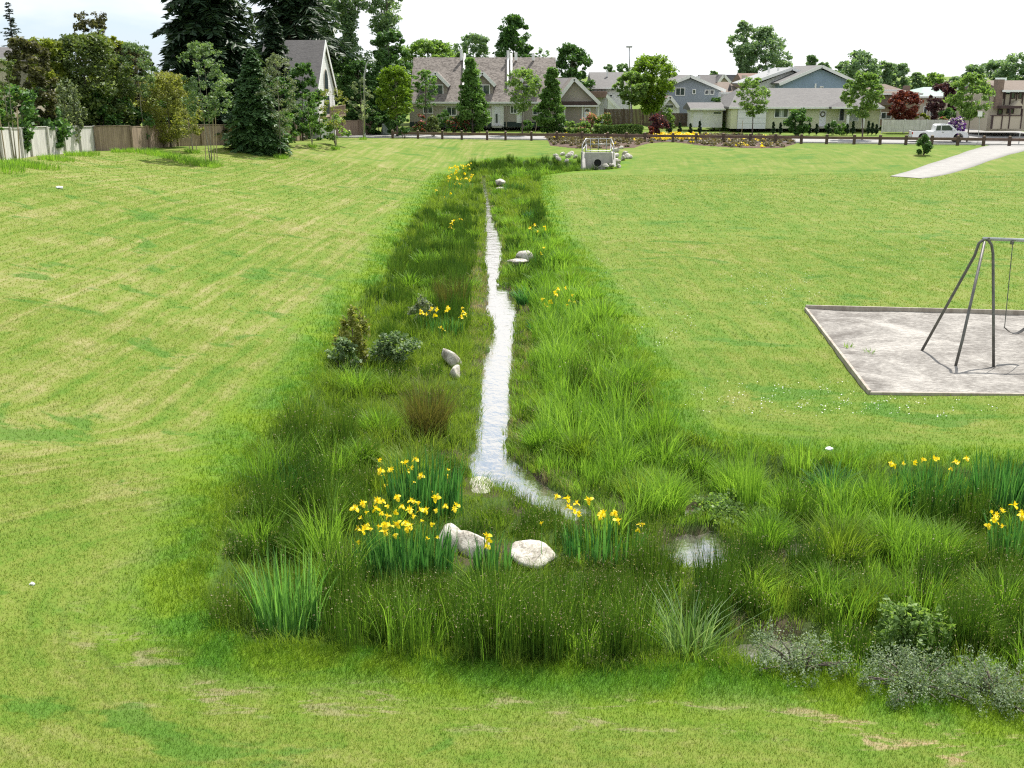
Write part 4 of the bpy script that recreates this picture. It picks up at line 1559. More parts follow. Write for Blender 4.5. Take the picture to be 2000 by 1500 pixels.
rin = [(pc.x + .29 * math.cos(a), pc.z + .29 * math.sin(a)) for a in np.linspace(0, 2 * math.pi, 25)]
for i in range(24):
    pipe.poly([(ring[i][0], hy - .12, ring[i][1]), (ring[i + 1][0], hy - .12, ring[i + 1][1]), (rin[i + 1][0], hy - .12, rin[i + 1][1]), (rin[i][0], hy - .12, rin[i][1])])
    pipe.poly([(ring[i][0], hy - .12, ring[i][1]), (ring[i + 1][0], hy - .12, ring[i + 1][1]), (ring[i + 1][0], hy + .01, ring[i + 1][1]), (ring[i][0], hy + .01, ring[i][1])])
pipe.build('pipe', M['concrete'], root)
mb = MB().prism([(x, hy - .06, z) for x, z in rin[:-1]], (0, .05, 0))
mb.build('pipe_mouth', M['dark'], root)  # disc closing the pipe, painted with the shade of its inside
yb = hy + 1.4
zr1, zr2 = at(1168, 271, yb).z, at(1168, 283, hy + .1).z
mb = MB()
A0, A1 = at(1144, 271, yb), at(1194, 271, yb)
B0, B1 = at(1137, 284, hy - .6), at(1199, 284, hy - .6)
mb.tube([(B0.x, hy - .7, ztop - .5), (B0.x, hy - .6, B0.z), (A0.x, yb, A0.z), (A1.x, yb, A1.z), (B1.x, hy - .6, B1.z), (B1.x, hy - .7, ztop - .5)], .035, 8)
mb.tube([(A0.x + .05, yb, A0.z - .42), (A1.x - .05, yb, A1.z - .42)], .03, 8)
for t in (.0, .18, .5, .82, 1):
    x = A0.x + .02 + (A1.x - A0.x - .04) * t
    mb.tube([(x, yb, ztop - .15), (x, yb, A0.z)], .03, 8)
mb.tube([(B0.x + .03, hy - .55, B0.z - .38), (A0.x + .05, yb, A0.z - .42)], .028, 8)
mb.tube([(B1.x - .03, hy - .55, B1.z - .38), (A1.x - .05, yb, A1.z - .42)], .028, 8)
mb.tube([(A0.x + .05, yb - .05, A0.z - .42), (tl + .1, hy + .1, ztop + .12), (tr_ - .1, hy + .1, ztop + .12), (A1.x - .05, yb - .05, A1.z - .42)], .03, 8)
mb.build('railing', M['steel'], root, smooth=True)


def rock_mesh(name, seed, mat, sx, sy, sz, sub=3, rough=.22):
    rd = random.Random(seed)
    bm = bmesh.new()
    bmesh.ops.create_icosphere(bm, subdivisions=sub, radius=1)
    ph = [rd.uniform(0, 6.28) for _ in range(9)]
    pl = [Vector((rd.gauss(0, 1), rd.gauss(0, 1), rd.gauss(0, 1))).normalized() for _ in range(11)]
    cut = [rd.uniform(.55, .85) for _ in pl]
    for v in bm.verts:
        c = v.co.copy()
        for n_, q in zip(pl, cut):                 # broken faces
            d = c.dot(n_)
            if d > q:
                c -= n_ * (d - q) * .85
        w_ = 1 + rough * .35 * (math.sin(3 * c.x + ph[0]) + math.sin(3.4 * c.y + ph[1]) + math.sin(3.1 * c.z + ph[2])) + rough * .18 * math.sin(8 * c.x + ph[3]) * math.sin(7 * c.y + ph[4])
        v.co = Vector((c.x * sx * w_, c.y * sy * w_, c.z * sz * w_))
    for f in bm.faces:
        f.smooth = sub > 2
    me = bpy.data.meshes.new(name)
    bm.to_mesh(me)
    bm.free()
    me.materials.append(mat)
    return me


def rock(label, px, py, z, sx, sy, sz, seed, mat=None, rz=0, group=None, name='boulder', tilt=0.0, rough=.22):
    x, y = gp(px, py, z)
    o = bpy.data.objects.new(name, rock_mesh(name, seed, mat or M['boulder'], sx, sy, sz, 3, rough))
    C.objects.link(o)
    o.location = (x, y, z)
    o.rotation_euler = (tilt, tilt * .6, R(rz))
    return tag(o, label, 'boulder' if name == 'boulder' else 'rock', group)


rock('pale boulder with a rounded top behind the front yellow irises', 880, 1052, -1.26, .25, .32, .27, 3, rz=10)
rock('broad double-humped pale boulder right of the front yellow irises', 926, 1062, -1.28, .30, .34, .24, 5, rz=40)
rock('low flat white boulder sloping down to the right in the front reeds', 1042, 1086, -1.35, .44, .34, .14, 8, rz=-14, tilt=.16)
rock('smooth pale slab lying in the stream at its bend', 946, 964, -1.60, .44, .75, .20, 11, rz=10, rough=.06)
o = rock('long slanted grey boulder on the left stream bank below the iris clump', 881, 700, -1.22, .52, .32, .17, 13)
o.rotation_euler = (R(-12), R(48), 0)
rock('cream boulder touching the near end of the long grey boulder', 889, 728, -1.32, .19, .3, .24, 14, rz=5)
rock('white flat-topped boulder beside the far end of the stream', 977, 356, -1.1, .42, .40, .26, 17)
rock('thin pale stone leaning below the far white boulder', 977, 368, -1.2, .42, .2, .10, 18, rz=28)
rock('large tan boulder on the right bank of the stream', 1022, 500, -1.2, .46, .4, .26, 21, rz=25)
rock('flat tan stone slab in front of the large tan boulder', 1010, 512, -1.25, .42, .3, .13, 22, rz=14)
proto = {}
for i, (px, py, sc, grp) in enumerate([(1086, 308, .5, 'l'), (1098, 303, .42, 'l'), (1092, 314, .4, 'l'), (1110, 308, .45, 'l'), (1117, 303, .5, 'l'), (1124, 309, .38, 'l'), (1106, 316, .36, 'l'),
                                       (1205, 297, .5, 'r'), (1203, 309, .45, 'r'), (1222, 302, .5, 'r'), (1228, 309, .55, 'r'), (1216, 313, .45, 'r'), (1206, 320, .55, 'r'), (1209, 328, .4, 'r'), (1184, 327, .45, 'r'), (1195, 325, .35, 'r'), (1212, 290, .38, 'r')]):
    p = hit(px, py)
    key = i % 5
    if key not in proto:
        proto[key] = rock_mesh('riprap_rock', 60 + key, M['boulder'], .72, .55, .46, 2, .5)
    o = bpy.data.objects.new('riprap_rock', proto[key])
    C.objects.link(o)
    o.location = (p.x, p.y, p.z + sc * .25)
    o.scale = (sc, sc, sc)
    o.rotation_euler = (.5 * math.sin(i * 2.1), .5 * math.cos(i * 1.7), i * 1.3)
    tag(o, 'pale riprap rock heaped left of the concrete headwall' if grp == 'l' else 'pale riprap rock heaped on the right side of the concrete headwall', 'rock',
        'riprap rocks left of the headwall' if grp == 'l' else 'riprap rocks right of the headwall')

# ---- sandbox and swing
c_bl, c_fl, c_br, c_fr = (gp(*q, FIELD) for q in ((1573, 606), (1698, 770), (2330, 625), (2480, 778)))
root = thing('sandbox', 'timber-edged play area of pale sand under the swings', 'sandbox', (c_bl[0], c_bl[1], FIELD))
mb = MB()
NXs, NYs = 40, 30
for j in range(NYs + 1):
    for i in range(NXs + 1):
        u, v = i / NXs, j / NYs
        a = np.array(c_bl) * (1 - u) * (1 - v) + np.array(c_br) * u * (1 - v) + np.array(c_fl) * (1 - u) * v + np.array(c_fr) * u * v
        mb.v.append((a[0], a[1], FIELD + .035 + .035 * math.sin(a[0] * 2.3 + math.sin(a[1] * 1.9) * 2) * math.sin(a[1] * 2.1 + 1)))
for j in range(NYs):
    for i in range(NXs):
        k = j * (NXs + 1) + i
        mb.f.append((k, k + 1, k + NXs + 2, k + NXs + 1))
mb.build('sand', M['sand'], root, smooth=True)
for A, B, hh in ((c_bl, c_br, .17), (c_fl, c_bl, .10), (c_fl, c_fr, .06)):
    d = (Vector(B) - Vector(A)).normalized()
    n_ = Vector((-d.y, d.x))
    mb = MB().prism([(A[0] - n_.x * .035, A[1] - n_.y * .035, FIELD - .12), (A[0] + n_.x * .035, A[1] + n_.y * .035, FIELD - .12), (A[0] + n_.x * .035, A[1] + n_.y * .035, FIELD + hh), (A[0] - n_.x * .035, A[1] - n_.y * .035, FIELD + hh)],
                    (B[0] - A[0], B[1] - A[1], 0))
    mb.build('edging', M['edging'], root, bevel=.008)

f1, f2, f3 = (Vector((*gp(*q, FIELD), FIELD - .05)) for q in ((1797, 688), (1865, 718), (1941, 718)))
ap = at(1934, 467, 27.0)
root = thing('swing_set', 'grey tubular swing set with three legs standing in the sand', 'swing set', (f2.x, f2.y, FIELD))


def leg(a, b, ctrl, name='leg'):
    pts = []
    for t in np.linspace(0, 1, 14):
        pts.append(a * (1 - t) ** 2 + ctrl * 2 * t * (1 - t) + b * t * t)
    return pts


r_ = .036
A_ = ap + Vector((-.16, 0, 0))
top1 = [f1, f1.lerp(A_, .5), f1.lerp(A_, .86), at(1912, 475, 27.0), at(1922, 467.5, 27.0), at(1932, 465.5, 27.0)]
MB().tube(top1, r_, 10).build('leg', M['dark_steel'], root, smooth=True)
top3 = [f3, f3.lerp(at(1940, 488, 27.0), .5), at(1939.5, 495, 27.0), at(1936.5, 478, 27.0), at(1931, 470, 27.0), at(1924, 466.5, 27.0)]
MB().tube(top3, r_, 10).build('leg', M['dark_steel'], root, smooth=True)
k2 = f2 + (Vector((at(1873, 660, 26.4).x, f2.y + .05, at(1873, 660, 26.4).z)) - f2)
MB().tube([f2, k2, at(1923, 472, 26.95)], r_, 10).build('leg', M['dark_steel'], root, smooth=True)
e0, e1 = at(1920, 466, 27.0), at(2330, 482, 27.4)
MB().tube([e0, e1], .042, 12).build('top_bar', M['steel'], root, smooth=True)
for q in (1978, 2016):
    x = at(q, 468, 27.0)
    zb = e0.z + (e1.z - e0.z) * (x.x - e0.x) / (e1.x - e0.x)
    MB().box(x.x - .03, x.x + .03, 26.97, 27.06, zb - .11, zb - .03).build('hanger', M['dark_steel'], root)
a, b = at(1962, 640, 26.7), at(2004, 640, 26.7)
ll = tuple(root.location)
sw = MB().prism([(a.x + (b.x - a.x) * t, a.y - .07, a.z - .16 * math.sin(math.pi * t)) for t in np.linspace(0, 1, 9)] + [(a.x + (b.x - a.x) * t, a.y - .07, a.z + .012 - .16 * math.sin(math.pi * t)) for t in np.linspace(1, 0, 9)], (0, .14, 0)).build('swing_seat', M['rubber'], root)
for q, w_ in ((1978, 1962), (2016, 2004)):
    a = at(q, 476, 27.0)
    b = at(w_, 640, 26.7)
    c = MB().tube([a, a.lerp(b, .5) + Vector((0, 0, -.005)), b], .011, 6).build('chain', M['chain'], None, ll)
    c.parent = sw
    c.location = (0, 0, 0)

# ---- litter
for px, py, s, lb in ((1617, 921, .07, 'scrap of white litter in the tall grass right of the stream'), (118, 369, .14, 'white scrap lying on the upper left lawn'), (64, 1142, .045, 'tiny white scrap on the lower left lawn')):
    p = hit(px, py)
    rk = rock_mesh('litter', px, M['litter'], s, s * .8, s * .6, 2, .5)
    o = bpy.data.objects.new('litter', rk)
    C.objects.link(o)
    o.location = (p.x, p.y, p.z + (.45 if px == 1617 else s * .3))
    tag(o, lb, 'litter')

# ================================================================== TREES
def base_at(px, D, py=None):
    """ground under a picture column at a distance; or, with py, the ground seen there"""
    if py is not None:
        return hit(px, py)
    x = (px - 1000) / F * D * 1.02
    return Vector((x, D, zt(x, D)))


def tr(px, D, top, rpx, leaf, seed, label, base=None, cat='tree', name='tree', **kw):
    b = base_at(px, D, base)
    d = b.y
    H = at(px, top, d).z - b.z
    # keep the crown over its picture column at two thirds of the height
    b.x = at(px, top + (0 if base is None else 40), d).x if base is None else b.x
    return tree(name, label, cat, tuple(b), H, rpx / F * d, leaf, seed, **kw)


def cf(px, D, top, rpx, leaf, seed, label, base=None, **kw):
    b = base_at(px, D, base)
    d = b.y
    if base is None:
        b.x = at(px, 150, d).x
    return conifer('conifer_tree', label, tuple(b), at(px, top, d).z - b.z, rpx / F * d, leaf, seed, **kw)


def sh(px, D, top, rpx, leaf, seed, label, base=None, cat='shrub', name='shrub', **kw):
    b = base_at(px, D, base)
    d = b.y
    if base is None:
        b.x = at(px, 235, d).x
    return shrub(name, label, cat, tuple(b), at(px, top, d).z - b.z, rpx / F * d, leaf, seed, **kw)


# --- left gardens: distances counted from the fence
FPX = [(-70, 322), (0, 314), (60, 306), (120, 301), (186, 295), (260, 293), (350, 286), (440, 283), (540, 279), (640, 268), (732, 262)]
FD = [hit(*q).y for q in FPX]


def fd(px, off):
    return float(np.interp(px, [q[0] for q in FPX], FD)) + off


cf(33, 92, 2, 46, 'bluespruce', 1, 'narrow dark blue spruce rising at the far left', whorls=30, per=6, ragged=.4)
tr(42, fd(42, 6), 72, 48, 'plum', 2, 'dark brownish plum tree below the narrow spruce', clumps=80, per=60, lsize=.2, crown0=.2)
tr(158, fd(158, 5.5), 66, 92, 'olive', 3, 'wide dark olive tree behind the white fence', clumps=150, per=80, lsize=.22, crown0=.1, shape='round')
tr(268, fd(268, 10), 88, 40, 'olive', 31, 'olive tree leaning out between the brownish tree and the weeping one', clumps=70, per=60, lsize=.2, crown0=.15)
tr(92, fd(92, 9), 72, 46, 'laburnum', 4, 'yellow-green tree showing above the left part of the wide olive tree', clumps=60, per=60, lsize=.22, crown0=.45)
tr(200, fd(200, 8), 66, 44, 'laburnum', 5, 'yellow-green tree showing above the right part of the wide olive tree', clumps=60, per=60, lsize=.22, crown0=.45)
tr(165, fd(165, 12), 16, 42, 'plum', 6, 'thin airy purplish tree sticking up above the wide olive tree', clumps=60, per=26, lsize=.22, crown0=.5, shape='vase', cs=.2)
tr(246, fd(246, 7), 82, 40, 'plum', 7, 'brownish tree between the wide olive tree and the big fir', clumps=60, per=60, lsize=.22, crown0=.2)
sh(28, fd(28, 3), 160, 46, 'darkgreen', 8, 'dark green shrub behind the far left end of the white fence', clumps=30, per=90, lsize=.16)
sh(132, fd(132, 1.6), 158, 44, 'grey_green', 9, 'feathery grey-green shrub leaning over the white fence', clumps=46, per=70, lsize=.09, upright=True, shape='vase', cs=.22)
sh(205, fd(205, 2.2), 165, 50, 'darkgreen', 10, 'dark leafy shrub right of the feathery grey-green shrub', clumps=40, per=90, lsize=.17)
sh(82, fd(82, 2.6), 170, 48, 'darkgreen', 11, 'dark shrub in the gap left of the feathery grey-green shrub', clumps=34, per=90, lsize=.17)
for k_, (q_, o_, t_, r_2, lb_) in enumerate(((262, 2.5, 205, 34, 'dark shrub filling the gap under the brownish tree'), (322, 2.5, 190, 40, 'dark shrub behind the weeping yellow-green tree'),
                                             (385, 2, 200, 36, 'dark shrub between the weeping tree and the huge fir'), (450, 2.5, 190, 40, 'dark shrub at the foot of the huge fir behind the fence'), (225, 2, 215, 26, 'low dark shrub where the white fence meets the brown one'))):
    sh(q_, fd(q_, o_), t_, r_2, 'darkgreen', 260 + k_, lb_, clumps=34, per=90, lsize=.15)
tr(322, fd(322, -.5), 142, 58, 'willow', 12, 'weeping yellow-green shrub-like tree spilling over the brown fence', clumps=110, per=80, lsize=.12, crown0=.12, shape='round', cat='tree', cs=.26)
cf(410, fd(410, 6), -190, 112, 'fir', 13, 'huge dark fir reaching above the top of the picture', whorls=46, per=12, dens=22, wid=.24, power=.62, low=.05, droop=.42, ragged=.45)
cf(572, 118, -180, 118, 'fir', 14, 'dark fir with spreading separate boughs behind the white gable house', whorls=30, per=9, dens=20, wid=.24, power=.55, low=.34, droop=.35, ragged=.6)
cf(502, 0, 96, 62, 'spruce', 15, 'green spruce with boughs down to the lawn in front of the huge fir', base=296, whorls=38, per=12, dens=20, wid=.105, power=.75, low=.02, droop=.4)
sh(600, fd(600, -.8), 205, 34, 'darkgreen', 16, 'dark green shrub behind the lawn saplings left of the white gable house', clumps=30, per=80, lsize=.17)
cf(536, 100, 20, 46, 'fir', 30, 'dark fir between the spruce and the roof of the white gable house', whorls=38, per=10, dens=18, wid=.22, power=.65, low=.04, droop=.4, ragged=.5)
tr(585, 97, 120, 34, 'darkgreen', 27, 'dark leafy tree before the roof of the white gable house', clumps=60, per=60, lsize=.2, crown0=.1)
tr(548, 95, 150, 34, 'darkgreen', 28, 'dark tree filling the gap behind the birch-like sapling', clumps=50, per=60, lsize=.2, crown0=.05)
tr(622, 97, 176, 22, 'midgreen', 29, 'small green tree at the foot of the white gable wall', clumps=40, per=60, lsize=.18, crown0=.05)
sh(560, 80, 215, 26, 'midgreen', 17, 'fresh green bush at the foot of the spruce', base=284, clumps=24, per=70, lsize=.15)
sh(655, 88, 222, 26, 'palegreen', 18, 'pale flowering bush along the brown fence below the white gable house', clumps=20, per=60, lsize=.14, bloom='whiteflower', bloom_n=.12, bsize=.12)

# --- lawn saplings with their stakes
sap = [(30, 315, 100, 24, 'olive', 'slender bare-stemmed sapling at the far left end of the white fence', dict(crown0=.35, clumps=34, per=22, lsize=.12, stems=2)),
       (4, 318, 150, 22, 'midgreen', 'leafy sapling cut off by the left edge beside the white fence', dict(crown0=.3, clumps=26, per=26, lsize=.13)),
       (288, 291, 78, 40, 'glossy', 'sapling with one bare straight trunk before the weeping yellow-green tree', dict(crown0=.5, clumps=46, per=42, lsize=.13)),
       (303, 283, 118, 24, 'olive', 'thin sapling just right of the straight-trunked one', dict(crown0=.55, clumps=20, per=24, lsize=.13)),
       (411, 320, 78, 52, 'glossy', 'tall staked sapling with shiny pale leaves before the huge fir', dict(crown0=.36, clumps=64, per=40, lsize=.15, stems=2)),
       (376, 297, 205, 34, 'willow', 'short staked sapling left of the shiny-leaved one', dict(crown0=.35, clumps=26, per=40, lsize=.13)),
       (549, 305, 100, 40, 'grey_green', 'birch-like sapling with narrow grey-green crown right of the spruce', dict(crown0=.25, clumps=64, per=48, lsize=.10, shape='oval')),
       (609, 285, 178, 24, 'midgreen', 'three-stemmed small sapling before the dark shrub', dict(crown0=.3, clumps=28, per=40, lsize=.12, stems=3)),
       (657, 289, 168, 32, 'willow', 'sparse sapling standing in front of the deck of the white gable house', dict(crown0=.3, clumps=28, per=26, lsize=.11)),
       (709, 272, 148, 24, 'grey_green', 'narrow sapling in front of the curved street lamp', dict(crown0=.3, clumps=26, per=30, lsize=.12))]
for i, (px, py, top, rp, lf_, lb, kw) in enumerate(sap):
    tr(px, 0, top, rp, lf_, 40 + i, lb, base=py, name='sapling', cat='sapling', bark='bark_pale', trunk_r=.045, **kw)


def stake(px, py, tpx, tpy, label, group=None, r=.028):
    b = hit(px, py)
    t = at(tpx, tpy, b.y)
    o = MB().tube([b - Vector((0, 0, .15)), b.lerp(t, .98), t], [r, r, r * .6], 6).build('tree_stake', M['stake'], None, tuple(b))
    tag(o, label, 'stake', group)


for a in ((402, 318, 398, 215), (419, 319, 415, 218), (424, 314, 420, 210)):
    stake(*a, 'thin stake round the shiny-leaved sapling', 'stakes of the shiny-leaved sapling')
for a in ((370, 296, 368, 236), (384, 298, 381, 238)):
    stake(*a, 'thin stake beside the short sapling left of the shiny-leaved one', 'stakes of the short sapling')
for a in ((12, 318, -2, 220), (38, 316, 33, 210)):
    stake(*a, 'dark stake beside the bare-stemmed sapling at far left', 'stakes at far left', .03)
stake(543, 303, 540, 255, 'single stake at the foot of the birch-like sapling')
stake(814, 260, 809, 232, 'pale leaning stake left of the round shrub on the lawn')
stake(1044, 263, 1050, 233, 'leaning stake right of the airy yellow-green street tree')
stake(1204, 261, 1203, 232, 'upright stake left of the light green street tree by the tall lamp')
stake(1252, 261, 1254, 234, 'upright stake right of the light green street tree by the tall lamp')
stake(1448, 264, 1451, 234, 'leaning grey stake left of the pale airy tree at the garage')

# --- behind the brown fence and the lamp
for i, (px, D, top, rp, lb, kw) in enumerate([
        (600, 128, -110, 64, 'tall dark cottonwood left of the three behind the white gable house', {}),
        (680, 132, -120, 60, 'tall dark cottonwood in the middle behind the white gable house', {}),
        (742, 136, -70, 52, 'tall airy cottonwood with visible trunk above the curved street lamp', {}),
        (642, 140, -60, 44, 'tall cottonwood set back behind the apex of the white gable house', {})]):
    tr(px, D, top, rp, 'hazy', 60 + i, lb, shape='tall', clumps=190, per=52, lsize=.30, crown0=.18, cs=.24, trunk_r=.3, stems=2, **kw)
tr(762, 120, 55, 44, 'darkgreen', 65, 'bushy dark green tree behind the lime tree', clumps=90, per=70, lsize=.3, crown0=.1)
tr(668, 122, 100, 36, 'darkgreen', 24, 'dark tree right behind the apex of the white gable house', clumps=70, per=70, lsize=.3, crown0=.05)
tr(700, 118, 118, 44, 'darkgreen', 66, 'dark tree mass between the white gable house and the lamp', clumps=80, per=80, lsize=.3, crown0=.05)
tr(832, 142, 78, 66, 'palegreen', 67, 'rounded pale green tree behind the left end of the townhouse roof', clumps=110, per=80, lsize=.34, crown0=.1)
tr(885, 150, 100, 30, 'palegreen', 68, 'smaller pale green tree peeking over the townhouse roof', clumps=50, per=70, lsize=.34, crown0=.2)
tr(774, 113, 128, 38, 'lime', 69, 'bright lime-green tree before the left end of the townhouses', clumps=90, per=70, lsize=.24, crown0=.28, trunk_r=.12)
tr(738, 116, 205, 30, 'darkgreen', 70, 'dark low tree behind the utility cabinet', clumps=46, per=80, lsize=.22, crown0=.05)
sh(768, 0, 218, 15, 'darkgreen', 71, 'dark upright shrub just right of the utility cabinet', base=266, clumps=24, per=80, lsize=.12)
sh(788, 108, 222, 14, 'darkgreen', 72, 'dark shrub between the cabinet shrub and the round lawn shrub', clumps=18, per=70, lsize=.12)
sh(846, 0, 224, 15, 'olive', 73, 'round dark olive shrub alone on the upper lawn before the townhouses', base=267, clumps=26, per=90, lsize=.11)
# --- behind the townhouses
tr(1006, 168, 28, 40, 'darkgreen', 75, 'tall dense cottonwood above the middle of the townhouse roof', shape='column', clumps=110, per=70, lsize=.4, crown0=.2, cs=.26)
tr(922, 168, 64, 44, 'hazy', 76, 'dark tree with uneven top above the left half of the townhouse roof', shape='vase', clumps=70, per=60, lsize=.36, crown0=.3)
tr(1062, 170, 92, 24, 'hazy', 77, 'spindly sparse branches above the right end of the townhouse roof', shape='vase', clumps=22, per=14, lsize=.34, crown0=.5)
tr(1120, 142, 84, 42, 'darkgreen', 78, 'round dark green tree behind the garage wing', clumps=100, per=75, lsize=.34, crown0=.1)
tr(1192, 190, 124, 15, 'hazy', 79, 'small dark tree left of the tall thin lamp', clumps=34, per=50, lsize=.36, crown0=.2)
tr(1216, 190, 122, 20, 'hazy', 80, 'small round tree behind the tall thin lamp', clumps=40, per=60, lsize=.36, crown0=.2)
# --- street trees
tr(834, 0, 132, 28, 'midgreen', 81, 'airy young street tree before the first dormer of the townhouses', base=262, clumps=46, per=34, lsize=.2, crown0=.4)
tr(920, 117, 112, 38, 'midgreen', 82, 'dense cone-shaped street tree before the middle dormer', clumps=120, per=75, lsize=.24, crown0=.07, shape='cone', cs=.24)
tr(1020, 0, 132, 40, 'palegreen', 83, 'airy yellow-green street tree before the third dormer', base=264, clumps=56, per=34, lsize=.22, crown0=.36, shape='vase', trunk_r=.07)
tr(1072, 117, 130, 34, 'midgreen', 84, 'dense cone-shaped street tree left of the garage wing', clumps=110, per=75, lsize=.24, crown0=.07, shape='cone', cs=.24)
tr(1230, 0, 138, 33, 'palegreen', 85, 'light green street tree with bare stem by the tall thin lamp', base=263, clumps=70, per=55, lsize=.22, crown0=.48, shape='oval', trunk_r=.08)
tr(1278, 118, 108, 54, 'lime', 86, 'large bright green tree right of the tall thin lamp', clumps=120, per=62, lsize=.28, crown0=.3, shape='vase', trunk_r=.11)
tr(1468, 0, 150, 36, 'palegreen', 87, 'pale airy street tree before the wide white garage door', base=267, clumps=64, per=34, lsize=.2, crown0=.36, shape='oval', trunk_r=.07)
tr(1683, 0, 138, 38, 'palegreen', 88, 'light green street tree at the right end of the bungalow', base=273, clumps=84, per=48, lsize=.22, crown0=.34, shape='oval', trunk_r=.08)
tr(1888, 0, 142, 42, 'palegreen', 89, 'light green street tree right of the pickup truck', base=277, clumps=84, per=46, lsize=.22, crown0=.36, shape='oval', trunk_r=.07)
# --- far right
tr(1460, 176, 38, 36, 'hazy', 90, 'taller left one of the two big trees behind the red-brown roof', shape='tall', clumps=80, per=50, lsize=.4, crown0=.12, cs=.28)
tr(1502, 178, 50, 50, 'hazy', 91, 'broader right one of the two big trees behind the red-brown roof', shape='oval', clumps=110, per=60, lsize=.4, crown0=.1, cs=.24)
for i, (px, D, top, rp, lb) in enumerate([
        (1318, 210, 141, 13, 'tiny far tree over the left slope of the grey-blue gable'),
        (1396, 230, 138, 12, 'tiny far tree over the distant brown roof'),
        (1585, 200, 107, 15, 'small far tree with bare stem above the ridge of the blue house'),
        (1612, 205, 120, 16, 'low far tree just right of the blue house ridge'),
        (1644, 195, 120, 20, 'low far tree over the right slope of the blue house'),
        (1684, 175, 100, 40, 'large far tree right of the blue house'),
        (1722, 180, 120, 26, 'far tree between the large one and the rounded pair'),
        (1754, 182, 124, 30, 'far rounded tree above the tan house'),
        (1790, 190, 142, 18, 'small far tree above the chimney of the tan house'),
        (1826, 195, 143, 28, 'pale far tree over the mint roof'),
        (1868, 180, 150, 20, 'small far tree behind the purple tree'),
        (1906, 175, 124, 26, 'far tree left of the wood behind the timbered house'),
        (1942, 178, 120, 36, 'far tree in the middle behind the timbered house'),
        (1985, 172, 106, 40, 'far tree behind the timbered house at the right edge')]):
    tr(px, D, top, rp, 'hazy' if i != 9 else 'palegreen', 100 + i, lb, clumps=60, per=55, lsize=.42, crown0=.12, cs=.28)
tr(1772, 119, 178, 38, 'red', 120, 'red-leaved maple before the tan house', shape='vase', clumps=80, per=55, lsize=.2, crown0=.2)
tr(1846, 124, 160, 32, 'purple', 121, 'dark purple-leaved tree before the mint-roofed house', clumps=70, per=60, lsize=.24, crown0=.15)

# ================================================================== GARDEN SHRUBS
sh(824, 118, 222, 16, 'darkgreen', 130, 'shrub with pink-red blooms under the first dormer', clumps=16, per=60, lsize=.14, bloom='redflower', bloom_n=.5, bsize=.17)
sh(885, 118, 227, 13, 'darkgreen', 131, 'crimson-flowered low shrub left of the cone tree', clumps=14, per=60, lsize=.14, bloom='redflower', bloom_n=.5, bsize=.15)
sh(909, 118, 227, 16, 'darkgreen', 132, 'crimson-flowered low shrub at the foot of the cone tree', clumps=16, per=60, lsize=.14, bloom='redflower', bloom_n=.6, bsize=.15)
sh(870, 119, 214, 18, 'darkgreen', 133, 'dark spreading shrub under the townhouse window', clumps=16, per=60, lsize=.16)
sh(935, 118, 232, 12, 'midgreen', 134, 'green shrub right of the crimson-flowered shrubs', clumps=14, per=60, lsize=.14)
sh(1032, 120, 230, 14, 'darkgreen', 135, 'dark clipped shrub below the white panel of the townhouse', clumps=14, per=70, lsize=.12)
sh(1092, 117, 222, 18, 'darkgreen', 136, 'dark shrub at the corner of townhouse and garage wing', clumps=18, per=70, lsize=.14)
sh(1147, 114, 217, 20, 'midgreen', 137, 'salmon-pink azalea in front of the garage wing', clumps=24, per=50, lsize=.13, bloom='pink', bloom_n=.75, bsize=.17)
sh(1178, 115, 219, 20, 'midgreen', 138, 'orange-tinged azalea right of the salmon-pink one', clumps=22, per=60, lsize=.13, bloom='orange', bloom_n=.4, bsize=.15)
sh(1118, 111, 232, 16, 'palegreen', 139, 'bright green low shrub below the salmon-pink azalea', clumps=20, per=70, lsize=.12)
sh(1144, 111, 236, 16, 'palegreen', 140, 'low green shrub between the bright one and the hedge', clumps=18, per=70, lsize=.12)
sh(1285, 112, 224, 20, 'purple', 141, 'burgundy-leaved shrub with pink flowers behind the rail', clumps=26, per=70, lsize=.15, bloom='redflower', bloom_n=.14, bsize=.14)
sh(1272, 106.5, 246, 9, 'red', 142, 'small dark red shrub right behind the rail', clumps=14, per=60, lsize=.10)
sh(1304, 116, 205, 14, 'palegreen', 143, 'pale feathery shrub behind the burgundy one', clumps=18, per=50, lsize=.14)
sh(1559, 114, 209, 24, 'darkgreen', 144, 'big round dark shrub before the bungalow front wall', clumps=44, per=90, lsize=.16, cs=.26)
sh(1395, 126, 184, 14, 'darkgreen', 145, 'dark shrub against the grey-blue gabled house', clumps=16, per=60, lsize=.16)
sh(1628, 115, 236, 14, 'darkgreen', 146, 'low dark shrub right of the bungalow door', clumps=16, per=70, lsize=.12)
sh(1648, 115, 238, 12, 'midgreen', 147, 'low green shrub below the bungalow porch pillars', clumps=14, per=70, lsize=.12)
sh(1801, 119, 220, 15, 'laburnum', 148, 'yellow-green shrub behind the white picket fence', clumps=20, per=70, lsize=.14)
sh(1852, 121, 209, 22, 'darkgreen', 149, 'dark clipped hedge block behind the white-and-violet flowers', clumps=40, per=80, lsize=.14, shape='column')
sh(1842, 116, 226, 12, 'midgreen', 150, 'shrub with coral blooms left of the white-and-violet flowers', clumps=14, per=50, lsize=.13, bloom='redflower', bloom_n=.5, bsize=.15)
sh(1866, 108, 229, 15, 'violet', 151, 'mound of white and violet flowers behind the pickup truck', clumps=22, per=60, lsize=.15, bloom='whiteflower', bloom_n=.4, bsize=.22)
sh(1878, 110, 226, 10, 'violet', 152, 'small violet-flowered shrub right of the white-and-violet mound', clumps=12, per=60, lsize=.15)
sh(1420, 124, 236, 12, 'midgreen', 153, 'low green shrub between the shed and the garage door', clumps=14, per=60, lsize=.12)
